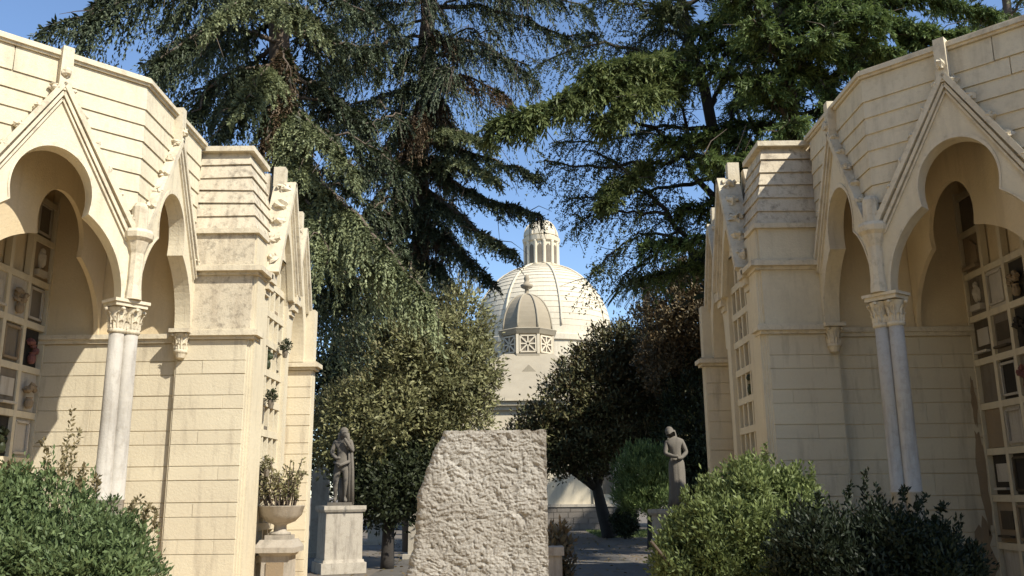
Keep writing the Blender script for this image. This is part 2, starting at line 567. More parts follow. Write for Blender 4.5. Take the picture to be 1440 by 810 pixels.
def capital_mesh(mb, c, r, h, seed):
    """bell with two tiers of curling acanthus leaves and corner volutes"""
    x, y, z = c
    q = random.Random(seed)
    mb.lathe([(r * .98, 0), (r * 1.10, .015), (r * 1.12, .03), (r * 1.08, .045), (r * .98, .055), (r * .98, h * .5), (r * 1.06, h * .75), (r * 1.28, h * .95)], c, 16)
    for tier, (n, z0, z1, curl, wd) in enumerate(((8, .05, h * .52, .42, .80), (8, .06, h * .86, .55, .62))):
        for i in range(n):
            a0 = 2 * math.pi * (i + tier * .5) / n + q.uniform(-.05, .05)
            rows, vs_ = 7, []
            for k in range(rows):
                t = k / (rows - 1)
                w = wd * r * (.55 + .45 * math.sin(math.pi * min(1, t * .95 + .15))) * (1 if k < rows - 1 else .35)
                w *= 1 + (.22 if k % 2 else -.16)
                rad = r * (1.03 + .06 * t + curl * max(0, t - .45) ** 1.7 * 2.2)
                zz = z + z0 + (z1 - z0) * (t - .32 * max(0, t - .75) ** 1.2 * 2.0)
                for j, e in enumerate((-1, -.5, 0, .5, 1)):
                    an = a0 + e * w / (2 * rad) * 1.0
                    rr = rad + r * (.10 if e == 0 else (-.02 if abs(e) == .5 else .02)) - r * .05 * abs(e)
                    vs_.append((x + math.cos(an) * rr, y + math.sin(an) * rr, zz - abs(e) * (z1 - z0) * .06))
            fs = [(k * 5 + j, k * 5 + j + 1, (k + 1) * 5 + j + 1, (k + 1) * 5 + j) for k in range(rows - 1) for j in range(4)]
            mb.add(vs_, fs)
    for i in range(4):
        a0 = math.pi / 4 + i * math.pi / 2
        mb.blob((x + math.cos(a0) * r * 1.5, y + math.sin(a0) * r * 1.5, z + h * .88), (r * .26, r * .26, r * .24), 8, 6, seed + i, .12)


def niche_panel(parent, s, fr, a0, a1, z0, z1, d, var, name='niche_panel'):
    """a recessed niche front: slab with a raised border or a small open aedicule"""
    mat = ('plaque_grey', 'plaque_white', 'plaque_dark', 'plaque_tan', 'bronze')[var % 5]
    m_ = MB()
    m_.prism([(a0, z0), (a1, z0), (a1, z1), (a0, z1)], fr, d - .05, d)
    o = m_.build(name, mat, parent, s)
    w, h = a1 - a0, z1 - z0
    return o


def niche_items(parent, s, fr, a0, a1, z0, z1, d, q):
    """things fixed to a niche front, made as one piece of it: frame, vase, relief, sill"""
    w, h = a1 - a0, z1 - z0
    k = q.randrange(6)
    m_ = MB()
    ac = (a0 + a1) / 2
    if k in (0, 3):
        t = .028
        for (p, r_) in (((a0 + .03, z0 + .03), (a1 - .03, z0 + .03)), ((a0 + .03, z1 - .03), (a1 - .03, z1 - .03))):
            m_.bar(fr(*p, d + .02), fr(*r_, d + .02), t, .03)
        for a in (a0 + .03, a1 - .03):
            m_.bar(fr(a, z0 + .03, d + .02), fr(a, z1 - .03, d + .02), t, .03)
        mat = q.choice(('plaque_white', 'bronze', 'plaque_tan'))
        nm = 'niche_frame'
    elif k == 1:
        m_.lathe([(.03, 0), (.05, .03), (.055, .09), (.035, .13), (.045, .15)], fr(ac, z0 + .01, d + .06), 10)
        for i in range(7):
            m_.blob(fr(ac + q.uniform(-.09, .09), z0 + .17 + q.uniform(0, .14), d + .06 + q.uniform(-.02, .04)), (.045, .045, .04), 6, 4, i, .4)
        mat = q.choice(('plaque_dark', 'flower_red', 'dark_leaf', 'plaque_tan'))
        nm = 'flower_vase'
    elif k == 2:
        m_.blob(fr(ac, z0 + h * .55, d + .01), (.07, .07, .12), 8, 6, q.randrange(99), .15)
        m_.blob(fr(ac, z0 + h * .8, d + .02), (.04, .04, .05), 8, 6, q.randrange(99), .1)
        m_.prism([(a0 + .06, z0 + .02), (a1 - .06, z0 + .02), (a1 - .06, z0 + .1), (a0 + .06, z0 + .1)], fr, d, d + .07)
        mat = q.choice(('plaque_white', 'bronze', 'plaque_grey'))
        nm = 'niche_relief'
    elif k == 4:
        m_.prism([(a0 + .05, z0 + .06), (a1 - .05, z0 + .06), (a1 - .05, z1 - .16), (ac, z1 - .04), (a0 + .05, z1 - .16)], fr, d, d + .03)
        m_.prism([(a0 + .02, z0 + .0), (a1 - .02, z0 + .0), (a1 - .02, z0 + .05), (a0 + .02, z0 + .05)], fr, d, d + .09)
        mat = q.choice(('plaque_white', 'plaque_grey', 'plaque_tan'))
        nm = 'niche_tablet'
    else:
        m_.prism([(a0 + .05, z0 + h * .3), (a1 - .05, z0 + h * .3), (a1 - .05, z0 + h * .8), (a0 + .05, z0 + h * .8)], fr, d, d + .015)
        m_.bar(fr(a0 + .04, z0 + .05, d + .05), fr(a1 - .04, z0 + .05, d + .05), .06, .03)
        mat = q.choice(('plaque_white', 'bronze'))
        nm = 'niche_tablet'
    m_.build(nm, mat, parent, s)


def columbarium(s, label):
    q = random.Random(40 + s)
    root = thing('columbarium_building', label, 'building', (s * 4.5, 12.0, 0), 'columbarium buildings flanking the path')
    B = lambda mb_, n, m, par=root, sm=False: mb_.build(n, m, par, s, sm)
    X1 = 4.40            # plane of the bay facing the path
    colA = (4.40, 10.08)
    h1 = 1.91
    # frames: outward normal is t turned clockwise; arch bays
    d45 = math.sqrt(0.5)
    endA = (colA[0] + h1 * d45, colA[1] - h1 * d45)
    endB = (endA[0] + .55 * d45, endA[1] - .55 * d45)                                # the chamfer runs on a little past the second column
    fr1 = frame((colA[0] + endA[0]) / 2, (colA[1] + endA[1]) / 2, d45, -d45)        # normal (-.7,-.7)
    W2 = 12.0 - colA[1]
    fr2 = frame(X1, (12.0 + colA[1]) / 2, 0, -1)                                     # normal (-1,0)
    arch_unit(root, s, fr1, h1)
    arch_unit(root, s, fr2, W2)
    # front end wall beyond the bay (outside the picture) and outer shell
    B(MB().box(endB[0], 9.0, endB[1], endB[1] + 0.26, 0, 6.5), 'end_wall', 'plaster')
    B(MB().prism([(h1 / 2, 0), (h1 / 2 + .55, 0), (h1 / 2 + .55, 6.5), (h1 / 2, 6.5)], fr1, -.13, 0), 'chamfer_wall', 'plaster')
    B(MB().box(7.2, 9.0, 0.5, endB[1] - .07, 0, 6.6), 'shading_wing', 'plaster')  # unseen wing added so its roof line shades the dark shrub
    B(MB().box(8.8, 9.0, endA[1] + 0.26, 17.2, 0, 6.5), 'rear_wall', 'plaster')
    # ---- paired column
    c0 = (colA[0] + 0.02, colA[1] + 0.03)
    spread = 0.056
    shaft = MB()
    for k in (-1, 1):
        cx, cy = c0[0] + k * spread, c0[1] - k * spread
        shaft.lathe([(.11, 0), (.11, .08), (.13, .10), (.13, .16), (.10, .20), (.09, .24), (.088, 1.22), (.096, 1.225), (.096, 1.245), (.088, 1.25), (.085, 2.2), (.081, 3.46)], (cx, cy, .35), 20)
    col = B(shaft, 'column', 'marble', root, True)
    cap = MB()
    for k in (-1, 1):
        capital_mesh(cap, (c0[0] + k * spread, c0[1] - k * spread, 3.44), .092, .31, 5 + k)
    B(cap, 'capital', 'trim', col)
    ab = MB()
    for dx, z0, z1 in ((.135, 3.745, 3.79), (.155, 3.79, 3.826)):
        t = Vector((.6, -.8)).normalized()
        n = Vector((t.y, -t.x))
        pts = [Vector(c0) + t * (i * (dx + .06)) + n * (j * dx) for i, j in ((-1, -1), (1, -1), (1, 1), (-1, 1))]
        ab.hexa([(p.x, p.y, z0) for p in pts], [(p.x, p.y, z1) for p in pts])
    B(ab, 'abacus', 'trim', col)
    B(MB().box(c0[0] - .32, c0[0] + .32, c0[1] - .32, c0[1] + .32, 0, .36), 'column_base', 'marble', col)
    # corner colonnette between the gables and its corbel block
    cn = MB()
    nx, ny = -0.92, -0.38
    ccx, ccy = colA[0] + nx * .08, colA[1] + ny * .08
    cn.lathe([(.10, 3.832), (.095, 3.9), (.085, 4.0), (.085, 4.38), (.10, 4.42), (.13, 4.52), (.17, 4.56), (.18, 4.62), (.16, 4.66), (.10, 4.67), (.09, 4.95), (.06, 5.0)], (ccx, ccy, 0), 10)
    B(cn, 'corner_colonnette', 'trim')
    # second column off to the side
    col2 = MB()
    c2 = (endA[0] + .02, endA[1] + .02)
    col2.lathe([(.2, 0), (.2, .4), (.15, .45), (.13, .6), (.12, 3.42), (.16, 3.45), (.15, 3.5), (.2, 3.78), (.2, 3.826)], (*c2, 0), 16)
    B(col2, 'column', 'marble', root, True)
    # ---- wall across the end of the bay (faces the camera) with scored courses
    YF = 12.08
    frF = frame(5.42, YF, 1, 0)                 # normal (0,-1)
    wl = B(MB().box(4.45, 6.70, YF, YF + 0.3, 0, 6.5), 'cross_wall', 'inner')
    ashlar(wl, s, frF, 4.52 - 5.42, 6.40 - 5.42, 0.12, 3.66, 'block', ([.48], [.2, .75], [.6], [.33]))
    led = MB()
    led.box(4.52, 6.45, YF - .085, YF - .001, 3.72, 3.785)
    led.box(4.52, 6.45, YF - .05, YF - .001, 3.665, 3.72)
    B(led, 'ledge', 'trim', wl)
    if s > 0:                                   # bare brown patches where the plaster has come away
        for (pc, pz, pw_, ph_) in ((6.29, 1.75, .075, .75), (6.20, .75, .15, .5), (6.30, 2.75, .04, .35)):
            qq = random.Random(int(pz * 100))
            poly = [(pc - 5.42 + pw_ * math.cos(a_) * qq.uniform(.45, 1.2), pz + ph_ * math.sin(a_) * qq.uniform(.7, 1.1)) for a_ in [2 * math.pi * i / 22 for i in range(22)]]
            B(MB().prism(poly, frF, .010, .0175), 'bare_patch', 'brown_patch', wl)
    # ceiling and roof slab
    B(MB().add([(endA[0], endA[1] + .2, 6.3), (8.9, endA[1] + .2, 6.3), (8.9, 12.3, 6.3), (4.45, 12.3, 6.3), (4.45, colA[1], 6.3),
                (endA[0], endA[1] + .2, 6.36), (8.9, endA[1] + .2, 6.36), (8.9, 12.3, 6.36), (4.45, 12.3, 6.36), (4.45, colA[1], 6.36)],
               [(4, 3, 2, 1, 0), (5, 6, 7, 8, 9), (0, 1, 6, 5), (1, 2, 7, 6), (2, 3, 8, 7), (3, 4, 9, 8), (4, 0, 5, 9)]), 'ceiling', 'inner')
    slab = [(endA[0] + .1, endA[1] + .08), (8.95, endA[1] + .08), (8.95, 17.0), (4.25, 17.0), (4.25, 15.34), (3.95, 15.34), (3.95, 12.45), (4.46, 12.2), (4.46, colA[1] + .06)]
    sl = MB()
    n = len(slab)
    sl.add([(x, y, 6.485) for x, y in slab] + [(x, y, 6.53) for x, y in slab], [tuple(range(n - 1, -1, -1)), tuple(range(n, 2 * n))] + [(i, (i + 1) % n, n + (i + 1) % n, n + i) for i in range(n)])
    roof = B(sl, 'roof', 'weathered')
    # mansard courses: end wall, chamfer bay, path-side bay
    plan = [(9.0, endB[1]), endB, colA, (X1, 12.02)]
    plan = list(reversed(plan))                 # normal of the reversed run points outward
    Lc = {0: W2, 1: h1}                          # gable bays; the rest of a run is plain
    hts = [0.235, 0.225, 0.215, 0.21, 0.21, 0.21, 0.30]

    def clip(sg, z):
        if sg in Lc:
            hw = gable_hw(z) + (0.03 if z < Z_APEX else 0)
            c = Lc[sg] / 2
            if sg == 0:
                c = 12.02 - (12.0 + colA[1]) / 2
            if hw > 0.04:
                return (c - hw, c + hw)
            return None
        return None
    course_pieces(root, roof, s, plan, Z_TOP - sum(hts) - .02, hts, clip, 'roof_plaster')
    # coping along the mansard
    cop = MB()
    pl = [(9.0, endB[1]), endB, colA, (X1, 12.06)]
    for zz0, zz1, d in ((6.52, 6.55, .045), (6.55, 6.60, .075), (6.60, 6.625, .05)):
        for i in range(3):
            p0, p1 = Vector(pl[i]), Vector(pl[i + 1])
            t = (p1 - p0).normalized()
            n_ = Vector((-t.y, t.x)) if True else None
            if n_.dot(Vector((-1, -1))) < 0:
                n_ = -n_
            e = t * .03
            q0, q1 = p0 - e, p1 + e
            ring = [q0 + n_ * d, q1 + n_ * d, q1 - n_ * .12, q0 - n_ * .12]
            zz = .0012 * i
            cop.hexa([(p.x, p.y, zz0 + zz) for p in ring], [(p.x, p.y, zz1 + zz) for p in ring])
    B(cop, 'coping', 'trim', roof)
    # ---- inner trefoil wall and niche wall behind it
    frI = frame(5.62, 10.78, 0, -1)

    def inner_map(a, z):
        k = abs(a)
        k = k * 1.36 if k <= .4051 or z > 4.745 else .551 + (k - .405) / .445 * ((1.72 if a > 0 else 1.22) - .551)
        return (math.copysign(k, a), Z_SP - .05 + (z - Z_SP) * 1.01)
    tre = [inner_map(a, z) for a, z in trefoil(1.0)]
    iw = [(-1.27, Z_SP - .05), (tre[-1][0], Z_SP - .05)] + list(reversed(tre))[1:-1] + [(tre[0][0], Z_SP - .05), (1.84, Z_SP - .05), (1.84, 6.29), (-1.27, 6.29)]
    B(MB().prism(iw, frI, -.06, 0), 'inner_arch_wall', 'inner')
    XN = 6.45
    frN = frame(XN, 12.08, 0, -1)               # a runs from the cross wall towards the camera, normal (-1,0)
    nw = B(MB().box(XN + .02, XN + .25, endA[1] + .27, 12.08, 0, 6.29), 'niche_wall', 'inner')
    # niche grid: bars and panels
    cols = [(.12, .50), (.58, .98), (1.06, 1.46), (1.54, 1.94), (2.02, 2.42)]
    rows = [(.35 + .595 * i, .35 + .595 * i + .50) for i in range(9)]
    bars = MB()
    ze = rows[-1][1] + .1
    ai = [0.0] + [c[1] + .04 for c in cols]
    for i, a in enumerate(ai):
        zt = ze if i < 2 else 4.95
        bars.prism([(a - .035 if i else a + .0, 0), (a + .035, 0), (a + .035, zt), (a - .035 if i else a, zt)], frN, 0, .085)
    for r_ in rows + [(ze - .05, 0)]:
        z = r_[0] - .048
        a_end = 2.5 if z < 4.6 else .54
        bars.prism([(.046, z - .045), (a_end, z - .045), (a_end, z + .04), (.046, z + .04)], frN, 0, .083)
    ng = B(bars, 'niche_grid', 'plaster')
    for ci, (a0, a1) in enumerate(cols):
        for ri, (z0, z1) in enumerate(rows):
            if ci > 0 and z1 > 4.7:
                continue
            var = q.choices((0, 1, 2, 3, 4), (4, 3, 3, 3, 1))[0]
            d = q.choice((.045, .055, .06)) if var != 2 else .03
            pn = niche_panel(ng, s, frN, a0 - .035, a1 + .035, z0, z1, d, var)
            if q.random() < .85:
                niche_items(ng, s, frN, a0, a1, z0 + .02, z1 - .02, d + .001, q)
    # ---- projecting pier (faces the camera) and the path front
    XP = 3.50
    YP = 12.0
    frP = frame((XP + 4.5) / 2, YP, 1, 0)
    pw = B(MB().box(XP + .03, 4.52, YP + .001, YP + .12, 0, 3.76), 'pier', 'plaster')
    B(MB().box(XP + .03, 4.46, YP - .02, YP + .5, 3.84, 5.2), 'pier_attic', 'weathered' if s < 0 else 'plaster', pw)
    ashlar(pw, s, frP, XP + .06 - (XP + 4.5) / 2, 4.5 - (XP + 4.5) / 2, 0.12, 3.70, 'block', ([], [.62], [], [.3]))
    B(MB().box(XP - .02, 4.53, YP - .06, YP + .12, 0, .12), 'pier_plinth', 'trim', pw)
    led = MB()
    for z0, z1, d in ((3.70, 3.745, .05), (3.745, 3.815, .10), (3.815, 3.84, .06)):
        led.box(XP - d, 4.53, YP - d, YP + .25, z0, z1)
    B(led, 'ledge', 'trim', pw)
    led = MB()
    for z0, z1, d in ((4.60, 4.645, .06), (4.645, 4.715, .13), (4.715, 4.745, .08)):
        led.box(XP - d, 4.40, YP - d, YP + .45, z0, z1)
    B(led, 'cornice', 'trim', pw)
    B(MB().box(XP - .04, 4.42, YP - .07, YP + .45, 5.2, 5.27), 'string_course', 'trim', pw)
    # corbel under the path-side arch
    cb = MB()
    capital_mesh(cb, (4.44, YP - .06, 3.50), .085, .28, 60)
    cb.lathe([(.02, 3.42), (.06, 3.44), (.08, 3.50)], (4.44, YP - .06, 0), 12)
    cb.box(4.30, 4.57, YP - .20, YP + .10, 3.775, 3.826)
    B(cb, 'corbel', 'trim', pw)
    # pier roof courses, battered
    proof = B(MB().hexa([(3.62, 12.1, 5.27), (4.38, 12.1, 5.27), (4.38, 13, 5.27), (3.62, 13, 5.27)], [(3.86, 12.36, 6.52), (4.38, 12.36, 6.52), (4.38, 13, 6.52), (3.86, 13, 6.52)]), 'pier_roof', 'weathered')
    hts2 = [0.205] * 6
    course_pieces(root, proof, s, list(reversed([(4.43, YP + .02), (XP + .05, YP + .02), (XP + .05, 13.0)]))[::-1][::-1], 5.275, hts2, lambda a, b: None, 'weathered', batter=0.17, lip=0.036, rough=.012)
    B(MB().box(3.66, 4.42, 12.12, 13.0, 6.50, 6.575), 'pier_coping', 'trim', proof)
    # ---- path front: pilaster, niche grid under a gable, recess, second pier
    yc, hw = 13.28, .74
    frG = frame(XP, yc, 0, -1)
    op = .56
    head = [(op * math.cos(t), 4.55 + 1.0 * math.sin(t) ** 1.0 * (1 if True else 0)) for t in [math.pi * i / 20 for i in range(21)]]
    head = [(a, 4.55 + (1.05) * (1 - abs(a / op) ** 1.7)) for a, z in head]
    fw = [(-(14.05 - yc), 0), (-op, 0)] + list(reversed(head)) + [(op, 0), (yc - 12.02, 0), (yc - 12.02, 5.2), (-(14.05 - yc), 5.2)]
    fw = [(-(14.05 - yc), 0), (-op, 0)] + list(reversed(head)) + [(op, 0), (yc - 12.02, 0), (yc - 12.02, 5.9), (-(14.05 - yc), 5.9)]
    fx = [(a, min(z, 5.2) if abs(a) > .7 else z) for a, z in fw]
    front = B(MB().prism(fx, frG, -.22, 0), 'path_front', 'plaster')
    B(MB().box(XP + .24, XP + .4, 12.45, 14.0, 0, 5.85), 'front_backing', 'inner', front)
    # gable over it, standing proud of the roof
    gp = [(-hw, 4.62), (-op * .98, 4.62)] + [(a * .98, max(z, 4.62)) for a, z in reversed(head[1:-1])] + [(op * .98, 4.62), (hw, 4.62), (hw, 4.80), (0.0, 6.36), (-hw, 4.80)]
    gb = B(MB().prism(gp, frG, .002, .09), 'gable', 'plaster', front)
    up_ = MB().prism([(-hw, 4.80), (hw, 4.80), (0.07, 6.55), (-0.07, 6.55)], frG, -.55, -.225)
    B(up_, 'gable_back', 'weathered', front)
    rk = MB()
    for sd in (-1, 1):
        p0, p1 = frG(sd * (hw + .02), 4.76, .02), frG(0, 6.40, .02)
        rk.bar(p0, p1, .34, .08)
        rk.bar(frG(sd * hw * .92, 4.74, .12), frG(0, 6.27, .12), .05, .04)
        rk.bar(frG(sd * hw * .85, 4.72, .10), frG(0, 6.18, .10), .035, .025)
    B(rk, 'raking_moulding', 'trim', front)
    for sd in (-1, 1):
        for i in range(5):
            t = (i + .6) / 5
            c = frG(sd * (hw * (1 - t) + .04), 4.80 + 1.62 * t - .01, .04)
            cr = MB().blob(c, (.10, .075, .075), 8, 5, q.randrange(999), .5)
            cr.blob((c[0] + .08, c[1], c[2] + .04), (.05, .05, .04), 6, 4, q.randrange(999), .5)
            cr.blob((c[0] - .06, c[1] + .03, c[2] + .04), (.04, .05, .05), 6, 4, q.randrange(999), .5)
            B(cr, 'crocket', 'trim', front)
    B(MB().box(XP - .02, XP + .16, yc - .075, yc + .075, 6.34, 6.66), 'finial', 'trim', front)
    # grid in the opening
    gcols = [(-.53 + .268 * i, -.53 + .268 * i + .256) for i in range(4)]
    gb_ = MB()
    for i in range(5):
        a = -.53 + .268 * i - .006
        gb_.prism([(a - .03, .05), (a + .03, .05), (a + .03, 5.0 if i in (1, 2, 3) else 4.75), (a - .03, 5.0 if i in (1, 2, 3) else 4.75)], frG, -.215, -.06)
    grow = [.30 + .44 * i for i in range(11)]
    for z in grow:
        gb_.prism([(-.555, z - .05), (.555, z - .05), (.555, z + .05), (-.555, z + .05)], frG, -.215, -.05)
    gg = B(gb_, 'niche_grid', 'plaster', root)
    for z in grow[:-1]:
        for (a0, a1) in gcols:
            var = q.choices((0, 1, 2, 3, 4), (4, 2, 3, 5, 1))[0]
            niche_panel(gg, s, frG, a0 + .02, a1 - .02, z + .04, z + .40, -.15 if var != 2 else -.18, var)
            if q.random() < .35:
                niche_items(gg, s, frG, a0 + .03, a1 - .03, z + .055, z + .385, -.15, q)
    # corner pilaster strip and its base
    B(MB().box(XP - .035, XP + .2, 12.04, 12.40, 0, 4.6), 'corner_pilaster', 'plaster', front)
    for yy in (yc - hw - .02, yc + hw + .02):
        cbk = MB()
        for z0, z1, d in ((4.42, 4.50, .04), (4.50, 4.60, .09), (4.60, 4.74, .13)):
            cbk.box(XP - d, XP + .05, yy - .10 - d * .3, yy + .10 + d * .3, z0 + .001, z1 + .001)
        B(cbk, 'gable_corbel', 'trim', front)
    # recess bay and second pier
    B(MB().box(XP + .32, XP + .6, 14.05, 15.1, 0, 6.5), 'recess_wall', 'inner')
    frR = frame(3.50, 14.58, 0, -1)
    W3 = 1.06
    tr3 = [(a * .52, z) for a, z in trefoil()]
    wr = [(-W3 / 2, Z_SP), (-tr3[0][0], Z_SP)] + list(reversed(tr3))[1:-1] + [(tr3[0][0], Z_SP), (W3 / 2, Z_SP), (W3 / 2, 4.8), (0, 6.0), (-W3 / 2, 4.8)]
    g3 = B(MB().prism(wr, frR, -.25, 0), 'gable', 'plaster')
    rk = MB()
    for sd in (-1, 1):
        rk.bar(frR(sd * (W3 / 2 + .03), 4.75, -.03), frR(0, 6.05, -.03), .24, .07)
        rk.bar(frR(sd * (W3 / 2 - .03), 4.68, .03), frR(0, 5.92, .03), .05, .04)
    B(rk, 'raking_moulding', 'trim', g3)
    for sd in (-1, 1):
        for i in range(5):
            t = (i + .6) / 5
            c = frR(sd * (W3 / 2 * (1 - t) + .04), 4.77 + 1.28 * t + .02, -.03)
            B(MB().blob(c, (.06, .06, .07), 7, 5, q.randrange(999), .45), 'crocket', 'trim', g3)
    B(MB().box(3.50, 3.64, 14.52, 14.64, 5.95, 6.35), 'finial', 'trim', g3)
    p2 = B(MB().box(3.35, 4.2, 15.11, 15.32, 0, 4.75), 'pier', 'plaster')
    fr2p = frame(3.75, 15.11, 1, 0)
    ashlar(p2, s, fr2p, -.385, .12, 0.12, 3.70, 'block', ([], [], []))
    led = MB()
    for z0, z1, d in ((3.70, 3.745, .06), (3.745, 3.815, .11), (3.815, 3.84, .07)):
        led.box(3.35 - d, 3.95, 15.11 - d, 15.32 + d * .5, z0, z1)
    B(led, 'ledge', 'trim', p2)
    B(MB().hexa([(3.6, 12.9, 5.2), (4.4, 12.9, 5.2), (4.4, 15.3, 5.2), (3.6, 15.3, 5.2)], [(3.93, 12.9, 6.48), (4.4, 12.9, 6.48), (4.4, 15.3, 6.48), (3.93, 15.3, 6.48)]), 'path_roof', 'weathered')
    B(MB().box(4.2, 8.8, 16.9, 17.2, 0, 6.5), 'end_wall', 'plaster')
    B(MB().box(4.2, 4.4, 15.36, 16.9, 0, 6.48), 'end_wall', 'plaster')
    return root


columbarium(-1, 'sunlit cream columbarium building with trefoil arches on the left of the path')
columbarium(1, 'shaded cream columbarium building with trefoil arches on the right of the path')
# ---------------------------------------------------------------- far chapels
def chapel_big():
    c = P(763, 450, 70)
    cx, cy = c[0], 70.0
    root = thing('domed_chapel', 'large cream dome with lantern rising farthest behind the trees', 'chapel', (cx, cy, 0))
    B = lambda mb_, n, m, par=root, sm=False: mb_.build(n, m, par, 1, sm)
    zt = P(763, 376, 70)[2]
    zc, a, b = zt - 5.75, 5.45, 5.9
    dr = MB().lathe([(5.6, 0), (5.6, zc - 1.2), (5.75, zc - 1.1), (5.75, zc - .7), (5.5, zc - .6), (5.5, zc)], (cx, cy, 0), 48)
    B(dr, 'drum', 'far_dome')
    prof = []
    n = 17
    for i in range(n):
        t0, t1 = math.pi / 2 * i / n * .86, math.pi / 2 * (i + 1) / n * .86
        prof += [(a * math.cos(t0) + .03, zc + b * math.sin(t0) + .02), (a * math.cos(t1) + .03, zc + b * math.sin(t1) - .03), (a * math.cos(t1) - .02, zc + b * math.sin(t1) + .02)]
    dm = B(MB().lathe(prof, (cx, cy, 0), 64), 'dome', 'far_dome')
    for k in range(8):
        an = 2 * math.pi * (k + .28) / 8
        pts = [(cx + math.cos(an) * (a * math.cos(t) + .06), cy + math.sin(an) * (a * math.cos(t) + .06), zc + b * math.sin(t)) for t in [math.pi / 2 * i / 14 * .86 for i in range(15)]]
        B(MB().tube(pts, .09, 6), 'rib', 'far_dome', dm, True)
    ln = MB().lathe([(1.75, zt - .5), (1.75, zt - .1), (1.45, zt - .05), (1.33, zt), (1.33, zt + 1.9), (1.5, zt + 2.0), (1.55, zt + 2.3), (1.35, zt + 2.35), (1.35, zt + 2.5)], (cx, cy, 0), 24)
    lo = B(ln, 'lantern', 'far_wall')
    for k in range(12):
        an = 2 * math.pi * (k + .25) / 12
        x, y = cx + math.cos(an) * 1.33, cy + math.sin(an) * 1.33
        B(MB().lathe([(.17, zt - .02), (.15, zt + .1), (.15, zt + 1.85), (.18, zt + 1.98)], (x, y, 0), 8), 'lantern_column', 'far_wall', lo, True)
        an += math.pi / 12
        x, y = cx + math.cos(an) * 1.31, cy + math.sin(an) * 1.31
        fr = frame(x, y, -math.sin(an), math.cos(an))
        B(MB().prism([(-.17, zt + .15), (.17, zt + .15), (.17, zt + 1.5), (0, zt + 1.7), (-.17, zt + 1.5)], fr, -.05, .05), 'lantern_window', 'plaque_grey', lo)
    cp = [(1.42 * math.cos(t), zt + 2.5 + 1.45 * math.sin(t)) for t in [math.pi / 2 * i / 9 for i in range(9)]] + [(.12, zt + 3.96), (.1, zt + 4.3), (.03, zt + 4.5)]
    cpo = B(MB().lathe(cp, (cx, cy, 0), 16), 'cupola', 'far_dome')
    for k in range(8):
        an = 2 * math.pi * (k + .28) / 8
        pts = [(cx + math.cos(an) * 1.43 * math.cos(t), cy + math.sin(an) * 1.43 * math.cos(t), zt + 2.5 + 1.46 * math.sin(t)) for t in [math.pi / 2 * i / 8 for i in range(9)]]
        B(MB().tube(pts, .06, 5), 'rib', 'far_wall', cpo)


